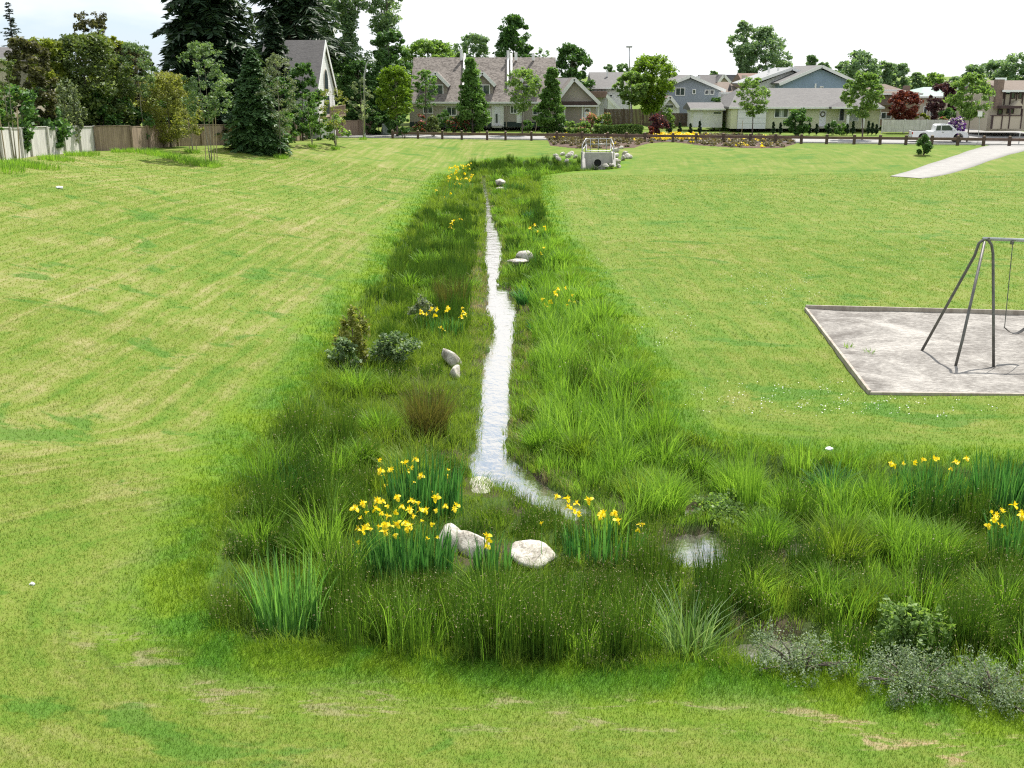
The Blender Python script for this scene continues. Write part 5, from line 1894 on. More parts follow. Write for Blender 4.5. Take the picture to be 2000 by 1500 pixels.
sh(1802, 0, 263, 15, 'darkgreen', 154, 'dark upright shrub on the grass bank left of the footpath', base=303, clumps=30, per=110, lsize=.09, shape='column', cs=.34)
# clipped hedge: a long box of leaves
p0, p1 = at(1160, 250, 113), at(1256, 250, 113)
root = thing('hedge', 'long clipped green hedge behind the rail', 'hedge', (p0.x, 113, 0))
rg = np.random.default_rng(5)
lf = Leafage()
P = rg.uniform(0, 1, (5200, 3))
q = rg.integers(0, 3, 5200)
P[q == 0, 2] = 1
P[q == 1, 1] = 0
P = P * np.array([p1.x - p0.x, 1.2, 1.0]) + np.array([p0.x, 113, .02]) + rg.normal(0, .05, (5200, 3))
P[:, 2] += .06 * np.sin(P[:, 0] * 1.7)
lf.leaves(rg, P, .13, .5)
lf.build('foliage', M['palegreen'], root, tuple(root.location))
mb = MB()
for k in range(12):
    x = p0.x + (p1.x - p0.x) * (k + .5) / 12
    mb.tube([(x, 113.6, -.05), (x + .05, 113.5, .5), (x, 113.6, .95)], [.03, .025, .01], 5)
mb.build('stems', M['bark'], root)
# little columnar cypresses along the street gardens
cyp = None
for px, lb in ((1309, 0), (1328, 0), (1349, 0), (1367, 0), (1511, 1), (1525, 1), (1582, 1), (1596, 1), (1619, 2), (1656, 2), (1667, 2), (1697, 2), (1705, 2), (1713, 2)):
    D = 114.5
    x = at(px, 240, D).x
    lbs = ('tiny dark columnar cypress in the row left of and before the garden shed', 'tiny dark columnar cypress along the bungalow wall beside the big round shrub',
           'tiny dark columnar cypress along the bungalow front right of its door')
    if cyp is None:
        cyp = shrub('columnar_cypress', lbs[0], 'cypress', (x, D, 0), 1.35, .2, 'fir', 400, 34, 60, .09, 'cypresses before the shed', 'cone', cs=.5)
        c = cyp
    else:
        c = copy_tree(cyp)
        c.location = (x, D, 0)
        s = .85 + .3 * ((px * 7) % 10) / 10
        c.scale = (1, 1, s)
    c['label'] = lbs[lb]
    c['group'] = ('cypresses before the shed', 'cypresses beside the round shrub', 'cypresses right of the bungalow door')[lb]

# ---- planting bed on the bank
bed_px = [(1060, 268), (1075, 285), (1120, 290), (1180, 291), (1240, 289), (1270, 280), (1310, 277), (1360, 284), (1420, 288), (1480, 290), (1530, 289), (1556, 281), (1545, 270), (1450, 265), (1350, 263), (1250, 263), (1150, 263), (1085, 263)]
bed = [tuple(hit(*q).xy) for q in bed_px]
bx = np.array(bed)
xs2, ys2 = np.arange(bx[:, 0].min() - .3, bx[:, 0].max() + .3, .35), np.arange(bx[:, 1].min() - .3, bx[:, 1].max() + .3, .35)
A, B = np.meshgrid(xs2, ys2)
sdb = poly_sd(bed, A, B)
Z = zfun(A, B, False) + .05 - .3 * sstep(-.1, .25, sdb)
i = np.arange(A.size).reshape(A.shape)
Q = np.stack([i[:-1, :-1], i[:-1, 1:], i[1:, 1:], i[1:, :-1]], -1).reshape(-1, 4)
tag(np_mesh('planting_bed', np.stack([A, B, Z], -1).reshape(-1, 3), Q, M['mulch'], smooth=True), kind='structure')
rg = np.random.default_rng(77)
lfA, lfB = Leafage(), Leafage()
n = 0
while n < 800:
    x, y = rg.uniform(bx[:, 0].min(), bx[:, 0].max()), rg.uniform(bx[:, 1].min(), bx[:, 1].max())
    if poly_sd(bed, np.array([x]), np.array([y]))[0] > -.25:
        continue
    n += 1
    z = zt(x, y)
    px, py = proj(np.array([x, y, z]))
    r0 = rg.uniform(.16, .34)
    P = inball(rg, 46, .4) * np.array([r0, r0, r0 * .8]) + np.array([x, y, z + r0 * .45])
    P[:, 2] = np.maximum(P[:, 2], z + .03)
    if 1266 < px < 1365 and py < 275:
        lfB.leaves(rg, P, .15, .6)
    elif rg.random() < .09:
        lfB.leaves(rg, P[:14], .12, .6)
    else:
        lfA.leaves(rg, P, .11, .3, 1.8, a=np.clip(rg.uniform(0, .5) + rg.uniform(0, .5, len(P)), 0, 1))
tag(lfA.build('heather', M['heather']), 'low brownish-green heather covering the mulched bed on the bank', 'ground cover', kind='stuff')
tag(lfB.build('yellow_flowers', M['yellowflower']), 'band of yellow flowers in the mulched bed below the rail', 'flowers', kind='stuff')

# ================================================================== WETLAND
rg = np.random.default_rng(2024)
mp_ = np.array(marsh)


def wet_sd(X, Y):
    s = np.full(X.shape, 1e9)
    for p in wets:
        s = np.minimum(s, poly_sd(p, X, Y))
    return s


# zones, by where they lie in the wetland: centre, radii, kind, height, weight
ZONES = [(560, 1248, 70, 18, 'straw', .22, .6), (830, 770, 50, 70, 'bankgrass', .5, 1), (620, 900, 120, 90, 'rush', .95, 1), (560, 1020, 130, 90, 'rush', 1.0, 1), (950, 1205, 330, 90, 'rush', 1.15, 1.4), (1330, 1150, 180, 80, 'rush', .9, 1),
         (1600, 1150, 200, 70, 'rush', .85, .9), (1900, 1200, 180, 90, 'rush', .95, 1), (880, 530, 40, 90, 'rush', .8, 1), (800, 520, 50, 40, 'rush', .7, 1), (870, 470, 50, 60, 'rush', .7, 1), (1050, 425, 40, 30, 'rush', .8, 1),
         (1025, 545, 30, 25, 'rush', .8, 1), (960, 323, 120, 9, 'rush', .8, 1.3), (1240, 790, 50, 35, 'rush', .9, .8), (1100, 520, 60, 60, 'reed', .7, 1), (1130, 640, 90, 90, 'reed', .8, 1), (1170, 800, 130, 140, 'reed', .95, 1.2),
         (1200, 950, 150, 60, 'reed', .75, 1), (1430, 960, 170, 60, 'reed', .65, 1), (1650, 1010, 160, 70, 'reed', .75, 1), (1700, 1150, 120, 60, 'reed', .8, .8), (1000, 1040, 110, 50, 'rush', .42, 1),
         (690, 820, 130, 110, 'bankgrass', .6, .9), (720, 740, 100, 60, 'bankgrass', .55, 1), (930, 640, 16, 120, 'straw', .4, .55), (915, 820, 25, 100, 'bankgrass', .45, 1), (1035, 650, 18, 80, 'straw', .4, .5), (1050, 780, 30, 100, 'reed', .6, .8),
         (870, 380, 45, 50, 'bankgrass', .6, .8), (1020, 400, 40, 50, 'bankgrass', .55, .8)]
zc = np.array([z[:4] for z in ZONES], float)
pool = {k: Leafage() for k in ('rush', 'reed', 'bankgrass', 'straw')}
area_lo, area_hi = mp_.min(0), np.minimum(mp_.max(0), [17.5, 999])
N = 34000
cx2 = rg.uniform(area_lo[0], area_hi[0], N)
cy2 = rg.uniform(area_lo[1], area_hi[1], N)
sd2 = poly_sd(marsh, cx2, cy2)
ok = sd2 < -.05
cx2, cy2, sd2 = cx2[ok], cy2[ok], sd2[ok]
w2 = wet_sd(cx2, cy2)
cz2 = zfun(cx2, cy2)
ppx, ppy = proj(np.stack([cx2, cy2, cz2], -1))
# the far reach is seen flat: thin it by distance
keep = (w2 > .09) & (ppx > -80) & (ppx < 2120) & (rg.uniform(0, 1, len(cx2)) < np.where(cy2 < 24, .78, np.where(cy2 < 45, .8, .75)))
cx2, cy2, sd2, w2, cz2, ppx, ppy = (q[keep] for q in (cx2, cy2, sd2, w2, cz2, ppx, ppy))
pn = np.sin(cx2 * 1.3 + 2.1 * np.sin(cy2 * .7)) + np.sin(cy2 * 1.1 + 1.7 * np.sin(cx2 * .9)) + rg.normal(0, .5, len(cx2))
# lanes the water keeps open, and boulders that stay in view
CLEAR = [(925, 1085, 62, 34), (1040, 1100, 52, 26), (878, 1085, 30, 30), (885, 735, 26, 22), (1015, 520, 26, 12), (978, 371, 16, 7), (948, 968, 58, 36), (560, 1255, 60, 10), (1375, 1122, 60, 30), (1500, 1300, 70, 22)]
# every so often a clump grows into a mound that stands over its neighbours
mound = np.zeros(len(cx2), bool)
taken = []
for i in rg.permutation(len(cx2)):
    if all((cx2[i] - a) ** 2 + (cy2[i] - b) ** 2 > .78 ** 2 for a, b in taken[-900:]):
        mound[i] = True
        taken.append((cx2[i], cy2[i]))
for i in range(len(cx2)):
    x, y, z, px, py = cx2[i], cy2[i], cz2[i], ppx[i], ppy[i]
    if any(((px - a) / c) ** 2 + ((py - b) / d) ** 2 < 1 for a, b, c, d in CLEAR):
        if rg.random() < .8:
            if rg.random() < .5:
                continue
        small = True
    else:
        small = False
    far = y > 30
    e = ((px - zc[:, 0]) / zc[:, 2]) ** 2 + ((py - zc[:, 1]) / zc[:, 3]) ** 2 + rg.normal(0, .18, len(zc))
    j = int(np.argmin(e))
    edge = -sd2[i]
    if e[j] < 1.3:
        kind, hh, wt_ = ZONES[j][4], ZONES[j][5], ZONES[j][6]
        if rg.random() > wt_:
            kind, hh = 'bankgrass', .3
    elif pn[i] > .55:
        kind, hh = 'rush', .75
    elif pn[i] > -.6:
        kind, hh = 'reed' if px > 960 else 'bankgrass', .6
    else:
        kind, hh = 'bankgrass', .42
    if kind == 'rush' and rg.random() < .26:
        kind = 'reed' if rg.random() < .6 else 'bankgrass'
        hh *= .8
    elif kind in ('reed', 'bankgrass') and rg.random() < .1:
        kind = 'rush'
    if w2[i] < .45 and kind in ('rush', 'reed') and y > 13.2:
        hh *= .55
    if edge < .5:
        hh *= .35 + 1.3 * edge
        if edge < .3 and rg.random() < .6:
            kind = 'bankgrass'
    if px > 1300 and 925 < py < 1000:
        hh *= .8
    if small:
        hh, kind = .2, 'bankgrass'
    big = mound[i] and not small and edge > .3 and w2[i] > .3
    front = 650 + rg.normal(0, 45) < px < 1215 + rg.normal(0, 45) and 1085 < py < 1312
    hh *= rg.uniform(1.05, 1.6 if kind == 'reed' else 1.35) if big else rg.uniform(.38, .85)
    if front:
        lim = max(.26, (py - 1092) / 150)
        if py > 1195 and edge > .12:
            kind, hh = 'rush' if rg.random() < .84 else 'reed', rg.uniform(.62, 1.18) * min(1.15, lim) * (1 + .16 * math.sin(px * .031) * math.sin(px * .011 + 1))
        else:
            hh = min(hh, lim)
    sc = 1.0 if y < 20 else (1.4 if y < 32 else (2.1 if y < 50 else 3.0))
    if kind == 'rush':
        n, wd, spr, lean, dr, seg, ra = int(62 / sc), .0085 * sc, .16, .22, .02, 2, (0, .72)
    elif kind == 'reed':
        n, wd, spr, lean, dr, seg, ra = int(30 / sc ** .7), .014 * sc, .18, .42, .16, 3, (.05, .95)
    elif kind == 'straw':
        n, wd, spr, lean, dr, seg, ra = int(34 / sc), .007 * sc, .2, .6, .3, 3, (.1, .9)
    else:
        n, wd, spr, lean, dr, seg, ra = int(44 / sc ** .8), .009 * sc, .22, .5, .2, 3, (.1, .95)
    if big:
        n, spr, lean = int(n * 4.4), spr * 1.8, lean * 1.45
    a = rg.uniform(0, 2 * np.pi, n)
    rr = spr * np.sqrt(rg.uniform(0, 1, n))
    P = np.stack([x + rr * np.cos(a), y + rr * np.sin(a), np.full(n, z - .03)], -1)
    h_ = hh * rg.uniform(.55, 1.08, n)
    V, Q = blades(rg, P, h_, wd * rg.uniform(.7, 1.3, n), a + rg.normal(0, .8, n), lean * rg.uniform(.1, 1, n) ** 1.3, seg, dr)
    tone = rg.uniform(-.32, .3) if big else rg.uniform(-.18, .2)
    A = np.repeat(np.clip(rg.uniform(*ra, n) + tone, 0, 1), seg)
    pool[kind].add(V, Q, A)
    if kind == 'rush' and y < 30:                                     # seed heads near the stem tips
        k = max(2, n // (2 if y < 16 else 4))
        t = V.reshape(n, -1, 3)[:k, -4 if seg > 1 else -2] * .45 + V.reshape(n, -1, 3)[:k, -1] * .55
        t = t + rg.normal(0, .012, t.shape) + np.array([0, 0, 0])
        t[:, 2] -= rg.uniform(0, .12, k) * hh
        pool['straw'].leaves(rg, t, .016 * sc, .2, 1.6, a=rg.uniform(0, .8, k))
# rounded mounds of broad reed grass that crowd both banks
DOMES = [(1100, 705), (1180, 700), (1232, 770), (1105, 800), (1180, 825), (1255, 862), (1055, 868), (1140, 895), (1215, 905), (1300, 905), (1360, 925), (1250, 960), (1440, 955), (1540, 985), (1625, 965), (1700, 990),
         (1500, 1055), (1640, 1085), (1745, 1060), (1835, 1085), (1605, 1165), (1700, 1185), (1890, 1240), (1130, 650), (1062, 640), (1090, 755), (1210, 720), (1150, 755), (1300, 985), (1470, 1150), (1960, 1190), (1830, 1180),
         (620, 870), (705, 900), (560, 965), (655, 985), (690, 765), (765, 765), (520, 1030), (600, 1080), (740, 840), (800, 930), (1060, 560), (1100, 525), (1040, 432), (1065, 470), (868, 432), (850, 482), (800, 560), (905, 560), (1020, 405),
         (880, 400), (1150, 600), (1175, 640), (1030, 590), (850, 560), (830, 520), (1120, 560), (1010, 350), (1040, 345), (860, 360), (920, 420), (1000, 440), (1010, 470)]
for q_, (px, py) in enumerate(DOMES):
    x, y = gp(px, py, -1.35)
    if poly_sd(marsh, np.array([x]), np.array([y]))[0] > -.2 or wet_sd(np.array([x]), np.array([y]))[0] < .2:
        continue
    z = zt(x, y, True)
    sc = 1.0 if y < 20 else (1.35 if y < 32 else 2.0)
    kind = 'reed' if (q_ * 7) % 10 < 7 else ('bankgrass' if q_ % 2 else 'iris')
    n = int((430 if kind != 'iris' else 170) / sc ** .6)
    if kind not in pool:
        pool[kind] = Leafage()
    r0, h0 = rg.uniform(.26, .46) * sc ** .4, rg.uniform(.7, 1.1)
    a, q = rg.uniform(0, 6.283, n), np.sqrt(rg.uniform(0, 1, n))
    P = np.stack([x + r0 * q * np.cos(a), y + r0 * q * np.sin(a), np.full(n, z - .03)], -1)
    V, Q = blades(rg, P, h0 * (1.05 - .45 * q) * rg.uniform(.7, 1.1, n), (.015 if kind != 'iris' else .028) * sc * rg.uniform(.6, 1.3, n), a + rg.normal(0, .5, n), (.15 + .75 * q) * rg.uniform(.4, 1, n), 3, .22)
    pool[kind].add(V, Q, np.repeat(np.clip(rg.uniform(.05, .85, n) + rg.uniform(-.2, .25), 0, 1), 3))
# a thin carpet of short grass, so that little bare ground shows
n = 15000
X = rg.uniform(area_lo[0], area_hi[0], n)
Y = rg.uniform(area_lo[1], 34, n)
s_ = poly_sd(marsh, X, Y)
kp = (s_ < .12)
X, Y, s_ = X[kp], Y[kp], s_[kp]
kp = wet_sd(X, Y) > .1
X, Y = X[kp], Y[kp]
Z = zfun(X, Y)
m_ = 14
XX, YY, ZZ = np.repeat(X, m_), np.repeat(Y, m_), np.repeat(Z, m_)
n = len(XX)
P = np.stack([XX + rg.normal(0, .09, n), YY + rg.normal(0, .09, n), ZZ - .04], -1)
V, Q = blades(rg, P, rg.uniform(.1, .34, n), rg.uniform(.006, .012, n) * np.where(YY > 20, 1.5, 1), rg.uniform(0, 6.28, n), rg.uniform(.1, .9, n), 2, .15)
pool['bankgrass'].add(V, Q, np.repeat(np.clip(np.repeat(rg.uniform(-.2, .3, len(X)), m_) + rg.uniform(.05, .8, n), 0, 1), 2))
# grass hanging over the stream from both banks
for edge_, sg in ((str_l, 1), (str_r, -1)):
    for (ax, ay), (bx3, by3) in zip(edge_[:-1], edge_[1:]):
        A3, B3 = np.array(gp(ax, ay, WATER)), np.array(gp(bx3, by3, WATER))
        L3 = np.hypot(*(B3 - A3))
        inw = np.array([1.0, 0]) * sg
        for q in np.arange(0, L3, .16 if A3[1] < 35 else .35):
            if rg.random() < .25:
                continue
            c = A3 + (B3 - A3) * q / L3 - inw * rg.uniform(.06, .28)
            sc = 1.0 if c[1] < 20 else (1.4 if c[1] < 32 else 2.2)
            n = int(26 / sc ** .5)
            a = np.where(sg > 0, 0, np.pi) + rg.normal(0, .9, n)
            P = np.stack([c[0] + rg.normal(0, .07, n), c[1] + rg.normal(0, .09, n), np.full(n, WATER + .04)], -1)
            V, Q = blades(rg, P, rg.uniform(.14, .42, n) * (1 if c[1] < 30 else .7), .009 * sc * rg.uniform(.7, 1.3, n), a, rg.uniform(.15, .85, n), 3, .25)
            pool['bankgrass' if rg.random() < .6 else ('reed' if rg.random() < .6 else 'straw')].add(V, Q, np.repeat(np.clip(rg.uniform(0, .9, n) + rg.uniform(-.2, .2), 0, 1), 3))
LB = {'rush': ('rushes', 'dark olive rushes massed through the wetland', 'rushes'), 'reed': ('reed_grass', 'bright green tall reed grass on the right bank of the stream', 'grass'),
      'bankgrass': ('bank_grass', 'yellow-green long grass fringing the wetland', 'grass'), 'straw': ('dry_stalks', 'pale dry stalks and seed heads among the rushes', 'stalks')}
LB['iris'] = ('sword_leaves', 'dark green sword leaves without flowers between the grasses', 'leaves')
for k, v in pool.items():
    tag(v.build(LB[k][0], M[k]), LB[k][1], LB[k][2], kind='stuff')

# ---- iris clumps and other plants one can tell apart
fl = Leafage()
rgf = np.random.default_rng(8)


def petal(a0, length, width, rise, curl, n=4):
    pts = []
    for s in np.linspace(0, 1, n + 1):
        r0 = length * (s - .25 * s * s * max(curl, 0))
        pts.append((r0, rise * s - curl * length * s * s))
    V = []
    for (r0, z), s in zip(pts, np.linspace(0, 1, n + 1)):
        ww = width * math.sin(math.pi * min(.97, .12 + .8 * s)) * .5
        c = np.array([math.cos(a0) * r0, math.sin(a0) * r0, z])
        sd_ = np.array([-math.sin(a0), math.cos(a0), 0]) * ww
        V += [c - sd_, c + sd_]
    return np.array(V), np.array([[2 * i, 2 * i + 1, 2 * i + 3, 2 * i + 2] for i in range(n)])


for k in range(3):
    V, Q = petal(k * 2.094, .075, .058, .035, .75)
    fl.add(V, Q, rgf.uniform(.3, .9, len(Q)))
    V, Q = petal(k * 2.094 + 1.05, .03, .022, .055, -.2, 2)
    fl.add(V, Q, rgf.uniform(.2, .7, len(Q)))
    V, Q = petal(k * 2.094, .035, .02, .045, .1, 2)
    fl.add(V, Q, rgf.uniform(.1, .5, len(Q)))
flower0 = fl.build('iris_flower', M['yellowflower'])
flower_me = flower0.data
bpy.data.objects.remove(flower0)


def iris(label, px, py, rx, ry, hgt, nl, flowers, seed, z=-1.35, leaf='iris', fs=1.05, cat='iris', name='iris_clump', wdt=.036, lean=.26, group='yellow iris clumps in the wetland'):
    """a clump of sword leaves; each flower on a stem of its own, put where it is seen"""
    r1 = np.random.default_rng(seed)
    bx_, by_ = gp(px, py, z)
    z = zt(bx_, by_, True)
    root = thing(name, label, cat, (bx_, by_, z), group)
    k = by_ / F
    RX = rx * k
    RY = max(RX * .45, .18) if not ry else ry
    lf = Leafage()
    a, q = r1.uniform(0, 6.283, nl), np.sqrt(r1.uniform(0, 1, nl))
    P = np.stack([bx_ + RX * q * np.cos(a), by_ + RY * q * np.sin(a), np.full(nl, z - .05)], -1)
    V, Q = blades(r1, P, hgt * r1.uniform(.6, 1.08, nl), wdt * r1.uniform(.7, 1.2, nl), a + r1.normal(0, .6, nl), lean * r1.uniform(0, 1, nl) ** 1.5, 4, .03)
    lf.add(V, Q, np.repeat(r1.uniform(0, 1, nl), 4))
    stems = Leafage()
    pts = []
    for fx_, fy_ in flowers:
        d = by_ + r1.uniform(-.6, .6) * RY
        pts.append((at(fx_, fy_, d), d))
    for p_, d in pts:
        h_ = p_.z - z
        V, Q = blades(r1, np.array([[p_.x + r1.normal(0, .03), d, z - .05]]), np.array([h_ + .05]), np.array([.011]), np.array([0.]), np.array([0.]), 3, 0)
        lf.add(V, Q, np.full(3, .7))
    lf.build('leaves', M[leaf], root, (bx_, by_, z))
    for p_, d in pts:
        o = bpy.data.objects.new('iris_flower', flower_me)
        C.objects.link(o)
        o.parent = root
        o.location = (p_.x - bx_, d - by_, p_.z - z)
        s = fs * r1.uniform(.6, 1.3) * (1 if d < 22 else (1.15 if d < 40 else 1.45))
        o.scale = (s, s, s * r1.uniform(.8, 1.2))
        o.rotation_euler = (r1.normal(0, .5), r1.normal(0, .5), r1.uniform(0, 6.28))
    return root


def scat(n, cx, cy, rx, ry, seed):
    r1 = np.random.default_rng(seed)
    return [(cx + rx * math.cos(a) * q, cy + ry * math.sin(a) * q) for a, q in zip(r1.uniform(0, 6.28, n), np.sqrt(r1.uniform(0, 1, n)))]


F1 = [(693, 993), (709, 984), (704, 1012), (718, 1025), (699, 1033), (707, 1038), (738, 978), (735, 995), (748, 980), (756, 989), (745, 1003), (758, 1009), (776, 972), (773, 1001), (785, 990), (803, 979), (808, 1009), (797, 1023),
      (741, 1029), (752, 1026), (777, 1024), (800, 1028), (795, 1034), (822, 998), (830, 997), (851, 998), (844, 1024), (870, 989), (888, 995), (893, 988), (835, 1052), (854, 1050), (852, 973), (700, 1060), (772, 1046)]
iris('large front iris clump crowded with yellow flowers', 790, 1118, 105, .42, .92, 330, F1 + scat(10, 790, 1010, 100, 35, 77), 1)
iris('tall iris clump with scattered yellow flowers behind the large front one', 830, 990, 78, .6, 1.08, 280, [(743, 920), (748, 930), (795, 921), (803, 914), (822, 930), (807, 942), (812, 898), (875, 918), (872, 930), (753, 948), (741, 899), (762, 918), (850, 966), (790, 905)], 2)
iris('iris clump in front of the double-humped boulder with three flowers', 960, 1112, 46, .3, .75, 70, [(953, 1047), (955, 1056), (952, 1068)], 3)
iris('iris clump with yellow flowers right of the stream bend', 1180, 1085, 90, .4, .72, 110, [(1088, 970), (1108, 975), (1126, 984), (1111, 991), (1123, 1000), (1151, 977), (1176, 1003), (1200, 1003), (1172, 1010), (1248, 1025), (1256, 1024), (1246, 1036), (1058, 1022), (1205, 1017), (1130, 1004)], 4)
iris('dark iris clump topped with small yellow flowers near the right edge', 1808, 992, 72, .55, 1.05, 300, [(1740, 905), (1745, 910), (1786, 904), (1804, 898), (1824, 897), (1831, 896), (1867, 903), (1872, 904), (1888, 896), (1857, 916), (1765, 906)], 5)
iris('dark flowerless iris clump at the right edge beyond the yellow-topped one', 1952, 990, 62, .5, 1.15, 320, [], 6)
iris('iris clump with bright flowers cut off by the right edge', 1985, 1105, 56, .4, 1.0, 200, [(1937, 1000), (1946, 1006), (1958, 997), (1943, 1018), (1930, 1027), (1958, 1028), (1981, 988), (1996, 1008), (1994, 1000), (1960, 1000), (1942, 1012)], 7)
iris('iris clump with orange-yellow flowers on the left bank above the grey boulder', 868, 655, 38, .5, .62, 90, scat(8, 838, 608, 22, 12, 1) + scat(4, 873, 603, 10, 6, 2) + [(903, 602), (905, 610), (908, 615), (901, 620), (860, 640), (866, 645)], 8)
iris('iris clump with dotted flowers on the right bank below the tan boulder', 1105, 620, 42, .6, .68, 100, [(1083, 571), (1090, 565), (1087, 576), (1104, 563), (1118, 577), (1075, 590), (1112, 588), (1060, 585), (1135, 595), (1108, 596), (1122, 590), (1066, 598)], 9)
iris('iris clump thick with flowers at the far left end of the stream', 895, 372, 30, 1.4, .8, 110, scat(44, 896, 342, 28, 20, 3) + [(915, 322), (920, 319), (910, 325)], 10)
iris('dark iris clump left of the far flower-thick one', 862, 392, 26, 1.2, .7, 90, [(852, 372), (880, 378), (868, 385)], 11)
iris('small iris clump with a few flowers halfway up the left bank', 885, 458, 26, .8, .7, 60, [(882, 437), (885, 432), (898, 428), (902, 429), (880, 444), (886, 448)], 12)
iris('iris clump with few flowers by the dark rushes of the right bank', 1052, 478, 24, .8, .75, 70, [(1044, 440), (1064, 443), (1066, 449), (1050, 452), (1035, 446)], 13)
iris('iris leaves on the right bank behind the tan boulder', 1075, 520, 34, .9, .75, 90, [(1062, 484), (1056, 496)], 14)
iris('iris leaves beside the far white boulder', 1005, 372, 24, 1.0, .75, 80, [], 15)
iris('tall pale cattail leaves at the front left corner of the wetland', 566, 1243, 66, .34, 1.4, 190, [], 16, leaf='cattail', cat='cattail', name='cattail_clump', wdt=.032, lean=.34, group=None)
iris('tall thin tuft of grass standing above the right bank grass', 1462, 985, 26, .25, 1.15, 150, [], 17, leaf='reed', cat='grass tuft', name='grass_tuft', wdt=.012, lean=.3, group=None)
iris('large brownish rush tussock right of the grey boulder by the stream', 835, 850, 36, .4, 1.4, 760, [], 18, leaf='tussock', cat='rush tussock', name='rush_tussock', wdt=.010, lean=.8, group=None)
iris('brown-tinged rush tussock between the shrubs and the stream', 880, 600, 30, .8, 1.25, 420, [], 19, leaf='tussock', cat='rush tussock', name='rush_tussock', wdt=.011, lean=.45, group=None)
iris('broad arching pale sedge clump at the front right of the rushes', 1345, 1296, 44, .25, .95, 170, [], 20, leaf='sedge', cat='sedge', name='sedge_clump', wdt=.022, lean=.95, group=None)
iris('dark leaning leaf tuft beside the small puddle', 1412, 1120, 18, .15, .55, 60, [], 21, leaf='rush', cat='grass tuft', name='grass_tuft', wdt=.012, lean=.5, group=None)


def mshrub(label, px, py, H, r, leaf, seed, name='wetland_shrub', **kw):
    p = hit(px, py)
    return shrub(name, label, 'shrub', (p.x, p.y, zt(p.x, p.y, True)), H, r, leaf, seed, **kw)


mshrub('rust-tipped shrub at the left rim of the wetland', 690, 700, 1.65, .5, 'willow', 31, clumps=50, per=60, lsize=.05, cs=.34, upright=True)
mshrub('broad-leaved shrub in front of the rust-tipped one', 672, 712, .9, .42, 'glossy', 32, clumps=34, per=40, lsize=.065)
mshrub('broad-leaved shrub between the rust-tipped shrub and the irises', 765, 688, 1.0, .85, 'glossy', 33, clumps=70, per=36, cs=.2, shape='vase', lsize=.065)
mshrub('small leafy shrub above the left bank irises', 826, 612, 1.0, .45, 'grey_green', 34, clumps=24, per=50, lsize=.06)
mshrub('light green leafy bush in the wetland near the right edge', 1775, 1240, .85, .55, 'palegreen', 35, clumps=70, per=50, lsize=.04, cs=.22, upright=True)
mshrub('loose silvery small-leaved growth over the front puddle', 1560, 1300, .4, .7, 'silver', 36, clumps=70, per=60, lsize=.016, upright=True, cs=.2)
mshrub('silvery grey shrub at the front rim near the right corner', 1790, 1345, .32, .8, 'silver', 37, clumps=110, per=70, lsize=.016, upright=True, cs=.18)
mshrub('silvery grey shrub cut off by the right edge at the front rim', 1945, 1362, .34, .8, 'silver', 38, clumps=110, per=70, lsize=.016, upright=True, cs=.18)
mshrub('low leafy patch below the tall thin tuft', 1425, 955, .3, .7, 'palegreen', 41, clumps=64, per=60, lsize=.045, cs=.2)

# ================================================================== LAWN BLADES
lw = []
for (y0, y1, dens, hgt, wd, tufts) in ((7.0, 12.5, 3300, .036, .0062, 1), (12.5, 18, 1500, .038, .009, 1), (18, 28, 560, .042, .013, 1), (28, 48, 170, .045, .023, 1), (48, 80, 45, .05, .04, 1)):
    n = int((y1 - y0) * (1.02 * (y1 + y0) * .5 + 3) * dens)
    Y = np.sqrt(rg.uniform(y0 ** 2, y1 ** 2, n))
    X = rg.uniform(-1, 1, n) * (Y * .5 + 1.5)
    s_ = poly_sd(marsh, X, Y)
    sand = poly_sd([c_bl, c_br, c_fr, c_fl], X, Y)
    kp = (s_ > -.12) & (sand > .08)
    X, Y, s_ = X[kp], Y[kp], s_[kp]
    if y1 > 40:
        kp = (X > np.interp(Y, fy, fx)) & (poly_sd([(p.x, p.y) for p in path_l] + [(p.x, p.y) for p in reversed(path_r)], X, Y) > .1)
        X, Y, s_ = X[kp], Y[kp], s_[kp]
    n = len(X)
    Z = zfun(X, Y, True, sd=s_, sw=np.full(n, 9.))
    hh = hgt * rg.uniform(.5, 1.3, n) * (1 + 1.9 * sstep(1.1, .1, s_ + rg.normal(0, .15, n)))
    V, Q = blades(rg, np.stack([X, Y, Z - .006], -1), hh, wd * rg.uniform(.7, 1.3, n), rg.uniform(0, 6.28, n), rg.uniform(.1, .9, n), 1, 0)
    lw.append((V, Q, rg.uniform(0, 1, n) if y1 < 19 else rg.uniform(.35, .9, n), np.repeat(s_, 4)))
off, VV, QQ, AA, SS = 0, [], [], [], []
for V, Q, a, s_ in lw:
    VV.append(V)
    QQ.append(Q + off)
    AA.append(a)
    SS.append(s_)
    off += len(V)
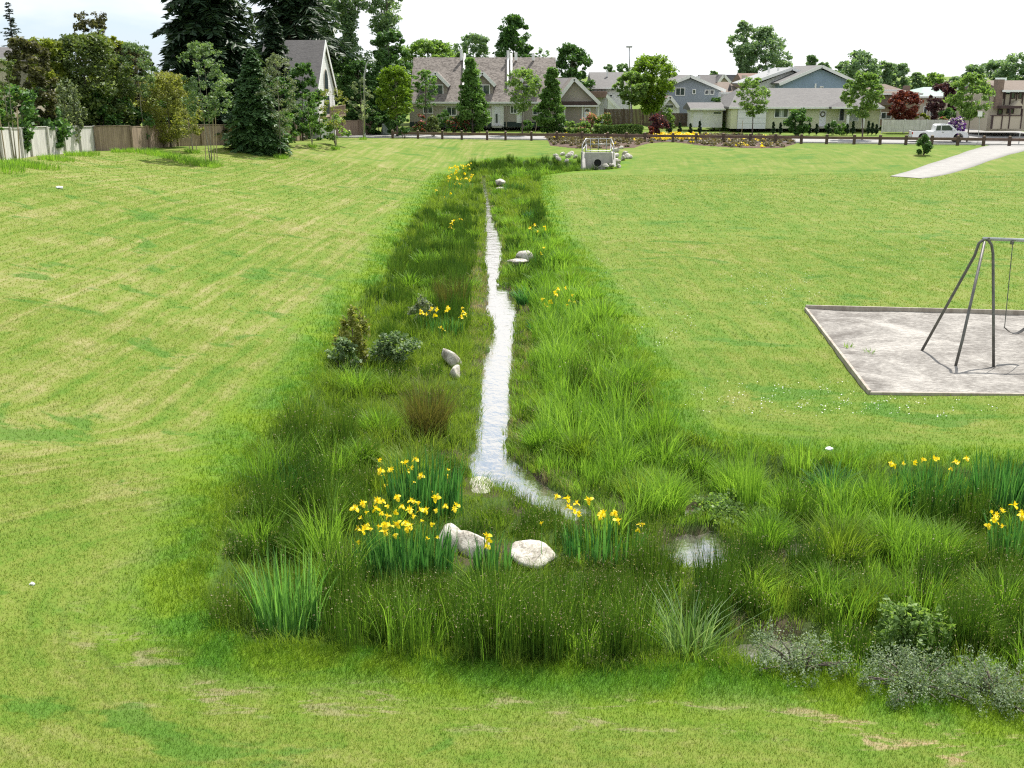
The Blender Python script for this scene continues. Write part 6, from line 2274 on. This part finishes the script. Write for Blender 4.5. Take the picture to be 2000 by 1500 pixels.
o = np_mesh('lawn_grass', np.concatenate(VV), np.concatenate(QQ), M['blade'], fattr={'rnd': np.concatenate(AA)}, vattr={'sd': np.concatenate(SS)})
tag(o, 'short mown grass of the lawns on both sides of the wetland', 'grass', kind='stuff')

# taller unmown tufts round the sapling feet and along the fences
lf = Leafage()
spots = [(285, 297, 30), (320, 303, 30), (350, 310, 30), (380, 318, 36), (408, 324, 26), (375, 298, 14), (30, 322, 40), (70, 326, 40), (110, 312, 30), (160, 303, 30), (0, 330, 40), (549, 308, 14), (655, 291, 8), (709, 273, 7), (610, 287, 8),
         (240, 297, 20), (1700, 700, 5), (1655, 690, 5)]
for px, py, rp in spots:
    c = hit(px, py)
    r0 = rp / F * c.y
    n = int(500 * r0 ** 1.3) + 40
    a, q = rg.uniform(0, 6.28, n), np.sqrt(rg.uniform(0, 1, n))
    X, Y = c.x + r0 * q * np.cos(a), c.y + r0 * 1.6 * q * np.sin(a)
    V, Q = blades(rg, np.stack([X, Y, zfun(X, Y, False) - .02], -1), rg.uniform(.12, .38, n), np.full(n, .03), a, rg.uniform(.1, .6, n), 2, .1)
    lf.add(V, Q, np.repeat(rg.uniform(0, 1, n), 2))
tag(lf.build('tall_grass', M['reed']), 'unmown taller grass round the sapling feet and along the white fence', 'grass', kind='stuff')
# clover and daisies: white dots
lf = Leafage()
for cx, cy, rx, ry, n in ((1560, 780, 240, 40, 480), (1500, 560, 110, 40, 300), (1800, 480, 150, 50, 160), (1750, 800, 200, 20, 200), (1300, 640, 60, 60, 160), (1180, 560, 40, 120, 160), (1900, 420, 100, 15, 90)):
    for fx_, fy_ in scat(n, cx, cy, rx, ry, cx):
        if rg.random() < .5 + .5 * math.sin(fx_ * .08 + fy_ * .13):
            x, y = gp(fx_, fy_, FIELD)
            if poly_sd([c_bl, c_br, c_fr, c_fl], np.array([x]), np.array([y]))[0] > .1:
                lf.leaves(rg, np.array([[x, y, zt(x, y) + .05]]), .03, 1.5, 1.0)
tag(lf.build('clover_flowers', M['whiteflower']), 'small white clover flowers dotted over the right lawn', 'flowers', kind='stuff')
